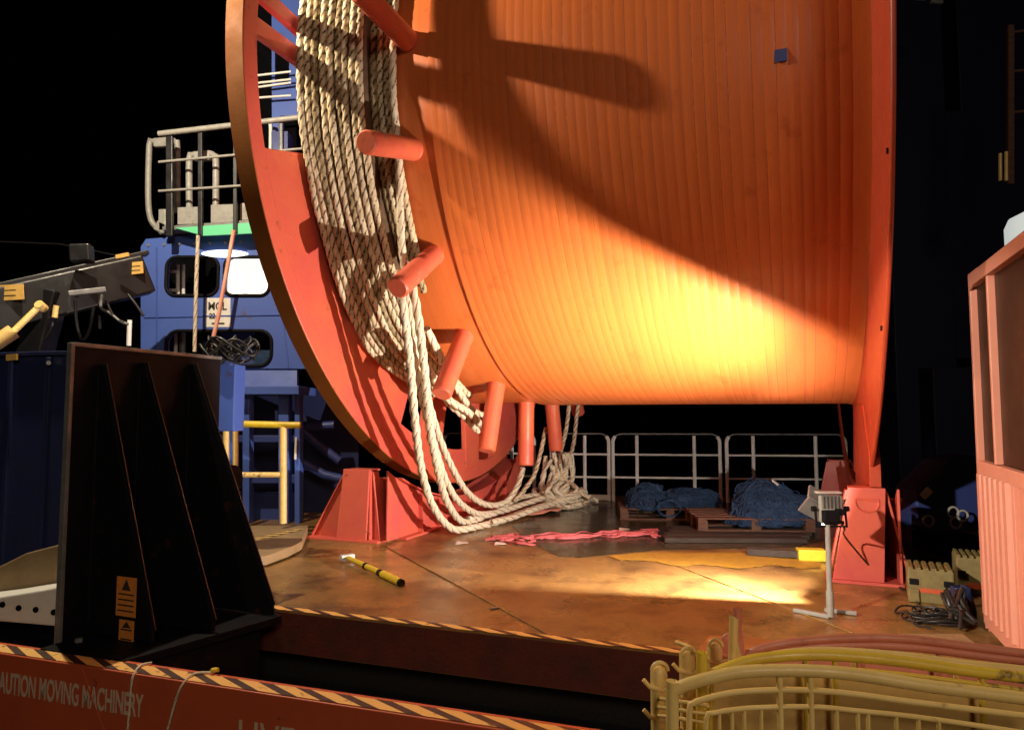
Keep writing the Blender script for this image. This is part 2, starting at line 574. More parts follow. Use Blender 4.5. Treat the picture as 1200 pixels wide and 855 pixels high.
M["wood_grey"] = mat("wood_grey", (0.045, 0.033, 0.023), (0.025, 0.019, 0.014), rough=0.8, scale=5, stretch=(1, 6, 6), bump=0.4, bscale=30)
M["net"] = mat("blue_net", (0.008, 0.028, 0.075), (0.004, 0.012, 0.035), rough=0.85, scale=16, bump=0.8, bscale=60)
M["net_light"] = mat("blue_net_strand", (0.018, 0.06, 0.14), (0.006, 0.022, 0.06), rough=0.85, scale=9)
M["strap"] = mat("pink_strap", (0.62, 0.15, 0.16), (0.45, 0.09, 0.10), rough=0.85, scale=20, bump=0.4, bscale=80)
M["scarf"] = mat("orange_line", (0.75, 0.20, 0.12), (0.8, 0.6, 0.45), rough=0.8, scale=4)
M["tan"] = mat("tan_plate", (0.34, 0.24, 0.12), (0.24, 0.16, 0.08), rough=0.6, scale=6, bump=0.2)
M["box_yellow"] = mat("box_yellow", (0.24, 0.19, 0.065), (0.14, 0.11, 0.045), rough=0.6, scale=12, bump=0.2)
M["cable"] = mat("black_cable", (0.02, 0.019, 0.018), rough=0.45, scale=20)
M["paper"] = mat("paper", (0.75, 0.6, 0.52), rough=0.8)
M["sea"] = mat("sea", (0.003, 0.004, 0.006), rough=0.2, scale=0.3, bump=0.5, bscale=0.6)
M["lit_window"] = emit("lit_window", (1.0, 0.97, 0.84), 1.05)
M["lamp_glow"] = emit("lamp_glow", (0.95, 1.0, 1.0), 1.8)
M["green_glow"] = emit("green_glow", (0.10, 0.52, 0.25), 0.26)
M["canister"] = emit("canister", (0.82, 0.90, 0.86), 0.6)  # emission added to keep the white canister bright, it is no lamp
M["flood_glass"] = emit("flood_glass", (1.0, 0.9, 0.75), 1.0)

# ------------------------------------------------------------------ setting
sea = MB().add([(-900, -300, -7), (900, -300, -7), (900, 1500, -7), (-900, 1500, -7)], [(0, 1, 2, 3)]).build("sea", M["sea"])
tag(sea, kind="structure")

E0, E1 = Vector((-2.01, 5.95, 0)), Vector((1.17, 4.87, 0))      # edge of the reel deck over the trench
ED = (E1 - E0).normalized()
EN = Vector((-ED.y, ED.x, 0))                                    # away from the trench
EL, ER = E0 - ED * 7, E0 + ED * 11
# reel deck: one slab with a rusty red front face
top = MB().prism([EL, ER, ER + EN * 3 + Vector((2, 0, 0)), Vector((12, 13.0, 0)), Vector((-12, 15.4, 0))], (0, 0, -0.34)).build("deck", M["deck"])
tag(top, kind="structure")
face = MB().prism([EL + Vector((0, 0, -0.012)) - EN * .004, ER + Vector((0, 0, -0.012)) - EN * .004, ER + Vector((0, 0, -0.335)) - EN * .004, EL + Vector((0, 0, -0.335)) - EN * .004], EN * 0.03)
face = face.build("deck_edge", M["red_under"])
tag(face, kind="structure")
uw = MB().prism([EL + EN * .25 + Vector((0, 0, -.35)), ER + EN * .25 + Vector((0, 0, -.35)), ER + EN * .25 + Vector((0, 0, -.9)), EL + EN * .25 + Vector((0, 0, -.9))], EN * .05)
tag(uw.build("recess_wall", M["rubber"]), kind="structure")
gp = [(652, 594), (600, 616), (626, 638), (654, 651), (680, 653), (770, 644), (935, 641), (985, 628), (992, 588), (690, 588)]
tag(MB().add([G(x, y, 0.004) for x, y in gp], [tuple(range(len(gp)))]).build("green_deck_patch", M["deck_green"]), kind="structure")
rndy = random.Random(4)
yp = [(712 + i * 6, 651 - min(4, i * .6) + rndy.uniform(-.5, .5)) for i in range(42)] + [(962 - i * 6, 664 + 2 * sin(i * .5) - max(0, i - 22) * .5 + rndy.uniform(-.9, .9)) for i in range(40)]
tag(MB().add([G(x, y, 0.008) for x, y in yp], [tuple(range(len(yp)))]).build("yellow_deck_marking", M["deck_yellow"]), kind="structure")


def strip(name, a, b, wd, z, m, kind="structure"):
    """thin painted strip from a to b, its own x axis along it"""
    a, b = Vector(a), Vector(b)
    ln = (b - a).length
    o = MB().add([(0, 0, 0), (ln, 0, 0), (ln, wd, 0), (0, wd, 0)], [(0, 1, 2, 3)]).build(name, m)
    o.location = (a.x, a.y, z)
    o.rotation_euler = (0, 0, math.atan2(b.y - a.y, b.x - a.x))
    if kind: o["kind"] = kind
    return o


for (a_, b_) in (((452, 640), (640, 742)), ((760, 650), (1000, 742))):
    q = [G(a_[0] + (b_[0] - a_[0]) * k / 24, a_[1] + (b_[1] - a_[1]) * k / 24, .001 + .003 * (k % 2)) for k in range(25)]
    tag(MB().tube(q, .006, 6, flat=1.6).build("deck_seam", M["deck"], smooth=60), kind="structure")
strip("deck_edge_stripes", E0 - ED * .5 + EN * .005, ER, 0.085, 0.006, M["hazard"])

# trench between the deck and the near beam
B0, B1 = G(0, 765), G(440, 832)
BD = (B1 - B0).normalized()
BN = Vector((-BD.y, BD.x, 0))
BL, BR = B0 - BD * 3, B0 + BD * 9
tr = MB().prism([BL + BN * .1 + Vector((0, 0, -.62)), BR + BN * .1 + Vector((0, 0, -.62)), ER + EN * .2 + Vector((0, 0, -.62)), EL + EN * .2 + Vector((0, 0, -.62))], (0, 0, -.1))
tag(tr.build("trench_floor", M["rubber"]), kind="structure")
mt = MB()
for i in range(60):                                              # ribbed rubber mat against the beam
    a = B0 + BD * (1.2 + i * 0.055) + BN * .22
    mt.bar(a + Vector((0, 0, -.30)), a + BN * .26 + Vector((0, 0, -.30)), .03, .03)
mt.bar(B0 + BD * 1.1 + BN * .36 + Vector((0, 0, -.335)), B0 + BD * 4.6 + BN * .36 + Vector((0, 0, -.335)), .3, .04)
tag(mt.build("rubber_mat", M["rubber"]), kind="structure")

# near beam with warning lettering
beam = thing("machinery_beam", B0, "orange painted beam with hazard striped top edge and CAUTION MOVING MACHINERY lettering", "beam")
body = MB().prism([BL, BR, BR + BN * .17, BL + BN * .17], (0, 0, -1.1)).build("beam_body", M["beam"], bevel=.006)
st = strip("hazard_strip", BL + BN * .012, BR + BN * .012, 0.115, 0.005, M["hazard"], None)
on_beam = lambda x: (G(x, 765 + .152 * x) - B0).dot(BD)
fr = lambda s, z: (B0 + BD * s - BN * .003 + Vector((0, 0, z)), BD, Vector((0, 0, 1)))
t1 = text_mesh("caution_lettering", "CAUTION MOVING MACHINERY", 0.195, M["letter"], fr(on_beam(-6.5), -0.255), 0.462, .001, bold=.004)
t2 = text_mesh("live_lettering", "LIVE", 0.36, M["letter"], fr(on_beam(279), -0.415), 0.62, .001)
t3 = text_mesh("dark_lettering", "ON", 0.34, M["letter_dark"], fr(on_beam(279) + .52, -0.415), 0.5, .001, bold=.006)
sm = MB().bar(B0 + BD * .75 - BN * .002 + Vector((0, 0, -.02)), B0 + BD * 1.2 - BN * .002 + Vector((0, 0, -.8)), .012, .006, BN).build("weld_seam", M["beam"])
adopt(beam, body, st, t1, t2, t3, sm)

for (pts, lab) in (([(178, 776), (165, 779), (156, 792), (153, 815), (150, 850), (146, 890)], "thin pale line draped over the beam beside the word MACHINERY"),
                   ([(250, 787), (228, 789), (215, 800), (206, 820), (197, 852), (185, 890)], "thin pale line with yellow knot draped over the beam left of LIVE")):
    q = []
    for i, (x, y) in enumerate(pts):
        if i < 2:
            q.append(G(x, y, 0.014))
        else:                                                     # hangs down the beam's face
            k = B0 - BN * .012
            v = P(x, y, 1.0) - Vector((0, 0, CAM_H))
            t = (k - Vector((0, 0, CAM_H))).dot(BN) / v.dot(BN)
            q.append(Vector((0, 0, CAM_H)) + v * t)
    o = MB().tube(smooth_path(q, .02), .0075, 7, rope=.2, pitch=.04).build("draped_line", M["rope_clean"], smooth=60)
    tag(o, lab, "line", "lines draped over the beam")
    if "yellow" in lab:
        kn = []
        for k in range(26):
            t = k / 25 * 4 * pi
            kn.append(Vector((cos(t) * .02 + .01, sin(t) * .018, .006 + k * .0006)) + q[0])
        c = MB().tube(kn, .008, 7).build("knot", M["yellow"], smooth=60)
        c.parent = o

# ------------------------------------------------------------------ the reel
PSI = 0.387974
X0, Y0, CZ = -0.75532, 11.0, 5.48418
RF, RD, SR, TW = 4.90541, 3.70963, 5.53176, 0.2185
SP, RP, TH0 = 1.11518, 4.6172, math.degrees(-0.0419064)
AX, UX = Vector((cos(PSI), -sin(PSI), 0)), Vector((sin(PSI), cos(PSI), 0))


def reel_pt(s, u, z):
    return Vector((X0, Y0, 0)) + AX * s + UX * u + Vector((0, 0, z))


def rad_pt(s, r, deg):
    t = R(deg)
    return Vector((s, -r * cos(t), -r * sin(t)))


reel = thing("storage_reel", (X0, Y0, CZ), "giant orange steel storage reel standing across the ship's deck", "reel", rz=-PSI)
# drum with shallow worn grooves round it
prof = [(-.03, RD - .03), (1.36, RD - .03), (1.375, RD)]
grv = []
s = 1.46
while s < SR - .12:
    grv.append(s)
    s += .102 + random.uniform(-.006, .006)
for g in grv:
    prof += [(g - .012, RD), (g - .004, RD - .0012), (g + .004, RD - .0012), (g + .012, RD)]
prof += [(SR - .05, RD), (SR + .01, RD + .012)]
MB().lathe(prof, 220).build("drum", M["drum"], reel, smooth=25)
gm = MB()
for g in grv:
    if random.random() < .6:
        a0 = random.uniform(-70, -40)
        gm.lathe([(g - .0028, RD - .0007), (g + .0028, RD - .0007)], 90, a0 if random.random() < .4 else random.uniform(0, 50), random.uniform(112, 150))
gm.build("groove_dirt", M["groove"], reel)["kind"] = "stuff"
sp_ = MB().box(rad_pt(4.83, RD + .006, 11.4), (.10, .012, .11), Matrix.Rotation(R(0), 3, 'X'))
sp_.build("reflective_patch", M["dim_blue"], reel)

# left flange
fl = MB().arc_plate(4.71, RF - .001, -.035, 0, 0, 360, 180).build("flange_rim", M["reel"], reel, bevel=.012, smooth=30)
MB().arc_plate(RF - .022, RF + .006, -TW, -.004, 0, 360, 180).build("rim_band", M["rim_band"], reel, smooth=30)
MB().arc_plate(3.66, 4.73, -.07, -.018, 14.4, 64.6, 40).build("flange_plate", M["reel"], reel, smooth=30)
MB().arc_plate(3.66, 4.73, -.07, -.018, 99, 190, 50).build("flange_plate", M["reel"], reel, smooth=30)
MB().arc_plate(4.40, 4.73, -.072, -.016, 64.6, 99, 20).build("flange_plate", M["reel"], reel, smooth=30)
MB().arc_plate(4.69, 4.715, -.11, -.008, 14.4, 65, 30).build("weld_flange", M["reel"], reel, smooth=30)


def radial_bar(r0, r1, deg, wd, s0, s1):
    t = R(deg)
    e_r = Vector((0, -cos(t), -sin(t)))
    e_t = Vector((0, sin(t), -cos(t)))
    m = Matrix((Vector((1, 0, 0)), e_r, e_t)).transposed()
    return MB().box(rad_pt((s0 + s1) / 2, (r0 + r1) / 2, deg), (s1 - s0, r1 - r0, wd), m)


for a, wd in ((-.3, .19), (-4.95, .17), (-18.8, .19), (-36.8, .19), (-54.8, .19), (76.2, .62), (94.6, .56)):
    radial_bar(3.6, 4.72, a, wd, -.085, -.006).build("flange_spoke", M["reel"], reel, bevel=.012)
# gusset strip closing the upper edge of the solid sector
radial_bar(3.6, 4.72, 14.6, .03, -.19, -.012).build("sector_edge", M["reel"], reel, bevel=.008)
MB().lathe([(-.06, .2), (-.06, 3.72), (-.02, 3.72)], 120).build("drum_end", M["reel"], reel, smooth=30)
# right flange
MB().arc_plate(3.0, 4.72, SR + .002, SR + .03, -180, 86, 150).build("flange_plate", M["flange_dark"], reel, smooth=30)
MB().arc_plate(4.71, RF, SR, SR + .035, 0, 360, 180).build("flange_rim", M["flange_dark"], reel, bevel=.012, smooth=30)
for a in (7.5, 24, 41):
    MB().tube([rad_pt(SR - .012, 4.80, a), rad_pt(SR + .004, 4.80, a)], .022, 10).build("bolt", M["black"], reel, smooth=40)
# divider posts
for k in range(-2, 10):
    a = TH0 + 18 * k
    m = MB()
    pts = [rad_pt(SP, q, a) for q in (RD - .06, RP - .02, RP)]
    m.tube(pts, [.118, .118, .10], 28)
    m.build("divider_post", M["post"], reel, smooth=40)
    wl = [rad_pt(SP, RD + .0, a) + Vector((cos(t) * .115, 0, 0)) + (Vector((0, sin(R(a)), -cos(R(a)))) * .115 * sin(t)) for t in [2 * pi * i / 24 for i in range(24)]]
    MB().tube(wl, .010, 6, closed=True).build("weld_collar", M["reel"], reel, smooth=60)

# ------------------------------------------------------------------ rope wound on the reel
wound = thing("wound_rope", (X0, Y0, CZ), "thick cream mooring rope wound in tight turns beside the reel's left flange", "rope", rz=-PSI)


def turn(s0, r0, r_end, a0, a1, drop, jit=.006, rr=.0405):
    pts = []
    n = int((a1 - a0) * 3.6)
    ph = random.uniform(0, 6)
    for i in range(n + 1):
        a = a0 + (a1 - a0) * i / n
        k = min(1, max(0, (a - drop) / 24.0))
        k = k * k * (3 - 2 * k)
        r = r0 + (r_end - r0) * k + jit * sin(a * .21 + ph) + jit * .5 * sin(a * .7 + ph * 2)
        pts.append(rad_pt(s0 + .012 * sin(a * .05 + ph) + .004 * sin(a * .5 + ph), r, a))
    return MB().tube(pts, rr, 9, rope=.24, pitch=.12)


for i in range(9):
    turn(.085 + i * .0765, 4.17 - .0235 * i - .006 * (i % 2), 3.80, -62, 66 + random.uniform(-9, 6), 44 - i * .6).build("rope_turn", M["rope_dirty"] if i in (2, 5) else M["rope"], wound, smooth=70)
for i in range(4):
    turn((.735, .81, .885, .955)[i], 3.765, 3.765, -62, (38, 36, 40, 37)[i], 60).build("rope_turn", M["rope_dirty"] if i in (0, 2) else M["rope"], wound, smooth=70)
cr = [(.05, 3.69), (.05, 4.08), (.68, 3.92), (.70, 3.69)]
MB().lathe(cr, 60, -64, 42).build("rope_core", M["rope_core"], wound, smooth=40)
turn(.965, 3.77, 4.17, -62, 34, 14, .004).build("rope_turn", M["rope_clean"], wound, smooth=70)

# hanging loops
loops = [
    ("outermost hanging loop of cream rope sweeping low onto the deck",
     [(466, 318, 7.35), (472, 356, 7.30), (480, 420, 7.6), (486, 490, 8.0), (494, 550, 8.5), (508, 594, 8.95), (530, 619, 9.4), (556, 620, 9.85), (590, 609, 10.5), (625, 596, 11.2), (655, 588, 11.9)], .047),
    ("second hanging loop of cream rope inside the outermost one",
     [(482, 330, 7.4), (490, 372, 7.45), (497, 430, 7.7), (504, 500, 8.2), (514, 555, 8.8), (526, 592, 9.3), (546, 612, 9.9), (580, 600, 10.7), (612, 591, 11.4), (645, 580, 12.0)], .047),
    ("third hanging loop of rope with dark flecks between two brighter loops",
     [(474, 330, 7.6), (482, 380, 7.65), (491, 450, 7.95), (510, 525, 8.6), (524, 566, 9.1), (540, 590, 9.6), (562, 602, 10.2), (590, 598, 10.9), (622, 588, 11.6)], .043),
    ("innermost hanging loop of pale rope ending beside the divider posts",
     [(492, 430, 8.2), (501, 466, 8.3), (514, 510, 8.7), (530, 548, 9.2), (548, 577, 9.8), (570, 591, 10.4), (592, 588, 10.9), (606, 570, 11.2), (613, 548, 11.3)], .043),
]
for lab, pts, rr in loops:
    q = [P(x, y, d) for x, y, d in pts]
    q = [Vector((v.x, v.y, max(v.z, rr + .006))) for v in q]
    o = MB().tube(smooth_path(q, .022), rr, 10, rope=.32, pitch=.19).build("hanging_rope", M["rope_clean"], smooth=70)
    tag(o, lab, "rope", "rope loops hanging from the reel")
# loose ends between the turns and the lower posts
loose = MB()
for pts in ([(478, 400, 7.9), (500, 430, 8.2), (522, 463, 8.6), (534, 474, 8.8), (548, 482, 9.2), (566, 500, 9.9)],
            [(500, 385, 8.0), (520, 425, 8.5), (540, 462, 9.2), (556, 482, 9.8), (580, 490, 10.3)],
            [(505, 440, 8.6), (524, 470, 9.0), (546, 490, 9.5), (560, 505, 9.9)]):
    loose.tube(smooth_path([P(*p) for p in pts], .025), .045, 9, rope=.3, pitch=.19)
tag(loose.build("loose_rope", M["rope_clean"], smooth=70), "slack rope strands crossing under the wound turns behind the lower posts", "rope")

# heap of rope on the deck under the posts
heap = thing("rope_heap", P(655, 586, 12.1), "frayed pale rope heaped on the deck under the last posts", "rope heap")
hb = Vector((0, 0, 0))
hc = Vector((P(655, 586, 12.2).x, 12.2, 0))
hm = MB()
rnd = random.Random(3)
for i in range(30):
    a = rnd.uniform(0, 2 * pi)
    q = []
    rad = rnd.uniform(.1, .38)
    hgt = rnd.uniform(.05, .42) * (1 - rad * .9)
    for k in range(9):
        t = a + k * rnd.uniform(.45, .8)
        q.append(hc + Vector((cos(t) * rad * rnd.uniform(.7, 1.35) + .05, sin(t) * rad, max(.05, hgt + rnd.uniform(-.05, .05)))))
    hm.tube(smooth_path(q, .04), rnd.uniform(.028, .045), 7, rope=.3, pitch=.14)
for i in range(16):                                             # rope climbing round the post ends
    x = rnd.uniform(640, 668)
    q = [P(x + rnd.uniform(-6, 6), rnd.uniform(528, 545), 12.0 + rnd.uniform(-.15, .2)), P(x + rnd.uniform(-8, 8), 558, 12.1), P(x + rnd.uniform(-14, 14), 574, 12.0 + rnd.uniform(-.3, .1)),
         P(x + rnd.uniform(-26, 24), 584, 11.9)]
    q = [Vector((v.x, v.y, max(v.z, .05))) for v in q]
    hm.tube(smooth_path(q, .04), rnd.uniform(.028, .042), 7, rope=.3, pitch=.14)
for i in range(260):
    c = hc + Vector((rnd.gauss(0, .22), rnd.gauss(0, .22), 0))
    z0 = max(.04, .30 - (c - hc).length * .6 + rnd.uniform(-.06, .1))
    c.z = z0
    d1 = Vector((rnd.uniform(-.1, .1), rnd.uniform(-.1, .1), rnd.uniform(-.02, .07)))
    hm.tube([c, c + d1, c + d1 * 1.7 + Vector((0, 0, -.03))], .0035, 4)
ho = hm.build("rope_tangle", M["rope_clean"], smooth=70)
ho["kind"] = "stuff"
tails = MB()
for pts in ([(650, 590, 11.9), (625, 597, 11.1), (600, 606, 10.6), (575, 612, 10.1)], [(668, 586, 12.2), (690, 584, 12.6), (700, 586, 12.7)],
            [(640, 580, 12.0), (612, 582, 11.8), (596, 590, 11.2), (580, 601, 10.6), (548, 608, 10.0)]):
    q = [P(*p) for p in pts]
    tails.tube(smooth_path([Vector((v.x, v.y, max(.05, v.z))) for v in q], .03), .045, 8, rope=.3, pitch=.17)
to = tails.build("rope_tail", M["rope_clean"], smooth=70)
hang = MB()
for pts in ([(668, 462, 12.3), (664, 500, 12.3), (657, 530, 12.2), (652, 556, 12.1)], [(678, 470, 12.6), (675, 495, 12.6), (672, 520, 12.6), (664, 548, 12.3)],
            [(640, 500, 11.8), (634, 528, 11.8), (626, 556, 11.6), (614, 574, 11.4), (604, 586, 11.2)]):
    hang.tube(smooth_path([P(*p) for p in pts], .03), .036, 8, rope=.3, pitch=.17)
hg = hang.build("hanging_strand", M["rope"], smooth=70)
adopt(heap, ho, to, hg)
rag = MB()
rr_ = random.Random(9)
gr = []
for i in range(9):
    for j in range(6):
        gr.append(P(600 + i * 9, 578, 11.2 + j * .12))
for i in range(9):
    for j in range(6):
        v = gr[i * 6 + j]
        gr[i * 6 + j] = Vector((-.05 + i * .11 + rr_.uniform(-.03, .03), 10.9 + j * .13 + i * .07, .03 + .05 * rr_.random()))
rag.add(gr, [(i * 6 + j, i * 6 + j + 1, i * 6 + j + 7, i * 6 + j + 6) for i in range(8) for j in range(5)])
o = rag.build("canvas_mat", M["cage"], smooth=80)
sol = o.modifiers.new("s", 'SOLIDIFY'); sol.thickness = .012
tag(o, "reddish crumpled canvas mat lying under the rope heap", "mat")

# ------------------------------------------------------------------ reel cradles
def cradle(sc_, left_spread, right_spread, top0, top1, bot0, bot1, label):
    """saddle under one flange: end plates, concave webs, braces, base plate"""
    root = thing("reel_cradle", (X0, Y0, 0), label, "cradle", "cradles under the reel flanges", rz=-PSI)
    UE, ZT = 2.28, .92
    for sd in (-1, 1):
        ww = sc_ + sd * .13
        prof = [(-UE, .03), (-UE, ZT)]
        for k in range(25):
            u = -2.06 + 4.12 * k / 24
            prof.append((u, CZ - math.sqrt(5.10 ** 2 - u * u) - .02))
        prof += [(UE, ZT), (UE, .03)]
        MB().prism([(ww - .012, u, z) for u, z in prof], (.024, 0, 0)).build("saddle_web", M["foot"], root, bevel=.004)
    sad = []
    for k in range(29):
        u = -2.02 + 4.04 * k / 28
        sad.append((u, CZ - math.sqrt(5.10 ** 2 - u * u) - .012))
    m = MB()
    for i in range(28):
        (u0, z0), (u1, z1) = sad[i], sad[i + 1]
        m.add([(sc_ - .2, u0, z0), (sc_ + .2, u0, z0), (sc_ + .2, u1, z1), (sc_ - .2, u1, z1), (sc_ - .2, u0, z0 + .02), (sc_ + .2, u0, z0 + .02), (sc_ + .2, u1, z1 + .02), (sc_ - .2, u1, z1 + .02)],
              [(0, 1, 2, 3), (4, 7, 6, 5), (0, 4, 5, 1), (3, 2, 6, 7), (0, 3, 7, 4), (1, 5, 6, 2)])
    m.build("saddle_plate", M["foot"], root)
    for e in (-1, 1):
        ue = e * UE
        pl = [(sc_ + bot0, ue, .03), (sc_ + bot1, ue, .03), (sc_ + top1, ue, ZT + .006), (sc_ + top0, ue, ZT + .006)]
        MB().prism(pl, (0, e * .03, 0)).build("end_plate", M["foot"], root, bevel=.005)
        MB().prism([(sc_ + top0, ue - e * .003, ZT - .02), (sc_ + top1, ue - e * .003, ZT - .02), (sc_ + top1 - .01, ue - e * .24, ZT - .02), (sc_ + top0 + .01, ue - e * .24, ZT - .02)], (0, 0, .022)).build("top_plate", M["foot"], root, bevel=.004)
        # sloping side braces
        for tx, bx, spread in ((top0, bot0, -left_spread), (top1, bot1, right_spread)):
            if abs(spread) < .01: continue
            a0 = Vector((sc_ + tx, ue - e * .07, ZT - .03))
            b0 = Vector((sc_ + bx + spread, ue - e * .07, .03))
            c0 = Vector((sc_ + bx, ue - e * .07, .03))
            if left_spread > .1: MB().prism([a0, b0, c0], (0, -e * .016, 0)).build("brace_web", M["foot"], root)
            sgn = -1 if spread < 0 else 1
            MB().prism([a0 + Vector((0, e * .045, 0)), b0 + Vector((0, e * .045, 0)), b0 + Vector((0, -e * .09, 0)), a0 + Vector((0, -e * .09, 0))], (sgn * .02, 0, .004)).build("brace_flange", M["foot"], root, bevel=.004)
        # half-round lug on the end plate
        lug = []
        if left_spread > .1: lug = None
        cz = ZT - .16
        for k in range(17 if lug is not None else 0):
            t = pi + pi * k / 16
            lug.append((sc_ + (top0 + top1) / 2 + .10 * cos(t), ue + e * .034, cz + .075 * sin(t) + .01))
        if lug is not None: lug += [(sc_ + (top0 + top1) / 2 + .10, ue + e * .034, cz + .055), (sc_ + (top0 + top1) / 2 - .10, ue + e * .034, cz + .055)]
        if lug is not None: MB().tube(lug, .011, 6, closed=True).build("lifting_lug", M["foot"], root, smooth=60)
        MB().prism([(sc_ + bot0 - left_spread - .04, ue + e * .06, 0), (sc_ + bot1 + right_spread + .03, ue + e * .06, 0), (sc_ + bot1 + right_spread + .03, ue - e * .3, 0), (sc_ + bot0 - left_spread - .04, ue - e * .3, 0)], (0, 0, .03)).build("base_plate", M["foot"], root, bevel=.004)
    MB().box((sc_, 0, .015), (.46, 2 * UE - .62, .028)).build("base_beam", M["foot"], root)
    for k in range(7):
        u = -1.5 + k * .5
        zt = CZ - math.sqrt(5.10 ** 2 - u * u) - .05
        MB().prism([(sc_ + .144, u, .03), (sc_ + .144, u, zt), (sc_ + .19, u, zt), (sc_ + .22, u, .03)], (0, .014, 0)).build("stiffener", M["foot"], root)
    return root


rc = cradle(SR + .10, .02, .22, -.31, .02, -.47, -.02, "red steel cradle with sloping braces under the reel's right flange")
MB().prism([(SR - .008, u, z) for u, z in ((-2.24, .93), (-2.24, 1.22), (-1.7, 1.74), (-.5, 1.74), (-.24, 1.1), (-.2, .93))], (.10, 0, 0)).build("support_leg", M["flange_dark"], rc, bevel=.004)
cradle(-.10, .42, .16, -.52, -.12, -.62, -.16, "pink red steel cradle with concave saddle under the reel's left flange")

# ------------------------------------------------------------------ floodlight on a stand
stand = thing("floodlight_stand", (2.565, 5.69, 0), "small floodlight on a pale T-foot stand before the reel", "floodlight")
base = Vector((2.565, 5.69, 0))
parts = []
pole_x, pole_y = 2.565, 5.69
parts.append(MB().tube([(pole_x, pole_y, .02), (pole_x, pole_y, .78)], .021, 14).build("pole", M["galv_mid"], smooth=40))
parts.append(MB().tube([(pole_x, pole_y, .02), (pole_x, pole_y, .22)], .029, 14).build("pole_sleeve", M["galv_mid"], smooth=40))
parts.append(MB().bar(G(930, 714, .018), G(972, 722, .018), .045, .03).build("foot_bar", M["galv_mid"], bevel=.006))
parts.append(MB().bar(G(966, 714, .02), G(1004, 718, .02), .045, .03).build("foot_bar", M["galv_mid"], bevel=.006))
n_up = Vector((-.2790, .7873, -.5498)); n_dn = Vector((.2299, .8878, .3987))
fx = n_up.cross(n_dn).normalized()
if fx.x < 0: fx = -fx
fz = (n_up + n_dn).normalized()
fy = fz.cross(fx).normalized()
if fy.z < 0: fy = -fy
LX = .135
def lip(nrm, sgn):
    """reflector wing lying in the lamp's cut-off plane"""
    d = fx.cross(nrm).normalized()
    if d.dot(fz) < 0: d = -d
    a = L1 - nrm * .001
    q0, q1 = a - d * .03, a + d * .13
    return MB().prism([q0 - fx * .19, q0 + fx * .062, q1 + fx * .062, q1 - fx * .19], -nrm * .022)
parts.append(lip(n_up, 1).build("top_reflector", M["galv_dark"]))
parts.append(lip(n_dn, -1).build("bottom_reflector", M["galv_dark"]))
mrot = Matrix((fx, fz, fy)).transposed()
hb_ = Vector((2.60, 5.712, .872))
parts.append(MB().box(hb_, (.18, .045, .22)).build("lamp_back", M["galv_mid"], bevel=.012))
parts.append(MB().box(hb_ + Vector((-.02, -.05, -.055)), (.13, .06, .10)).build("junction_box", M["black"], bevel=.01))
for k in range(6):
    parts.append(MB().box(hb_ + Vector((-.075 + k * .03, -.032, .06)), (.008, .024, .10)).build("cooling_fin", M["galv_dark"]))
parts.append(MB().box(hb_ + Vector((-.012, 0, .132)), (.20, .07, .014)).build("lamp_hood", M["galv"], bevel=.004))
parts.append(MB().box(hb_ + Vector((.06, -.045, -.02)), (.07, .05, .05)).build("bracket", M["black"], bevel=.008))
parts.append(MB().box(hb_ + Vector((.01, -.04, -.105)), (.16, .03, .03)).build("bracket", M["black"], bevel=.006))
parts.append(MB().box(L1 + fx * .068 + fz * .022, (.012, .19, .25), mrot).build("end_plate", M["galv_dark"]))
zb = L1 - fz * .03
yk = MB()
yk.tube([hb_ + Vector((-.122, 0, .0)), hb_ + Vector((-.122, -.02, -.14)), Vector((pole_x, pole_y, .735)), hb_ + Vector((.122, -.02, -.14)), hb_ + Vector((.122, 0, .0))], .011, 8)
parts.append(yk.build("yoke", M["black"], smooth=50))
for sgn in (-1, 1):
    parts.append(MB().tube([hb_ + Vector((sgn * .115, 0, 0)), hb_ + Vector((sgn * .15, 0, 0))], .022, 12).build("knob", M["black"], smooth=40))
parts.append(MB().tube([L1 - fx * .17, L1 - fx * .03], .006, 8).build("tube_holder", M["white"], smooth=40))
cab = smooth_path([hb_ + Vector((.03, -.06, -.08)), hb_ + Vector((.12, .02, -.16)), P(990, 628, 6.5), P(1012, 655, 6.75), P(1032, 676, 6.85), G(1046, 684, .012), G(1062, 692, .012), G(1080, 712, .012)], .03)
parts.append(MB().tube(cab, .009, 7).build("power_cable", M["cable"], smooth=60))
adopt(stand, *parts)

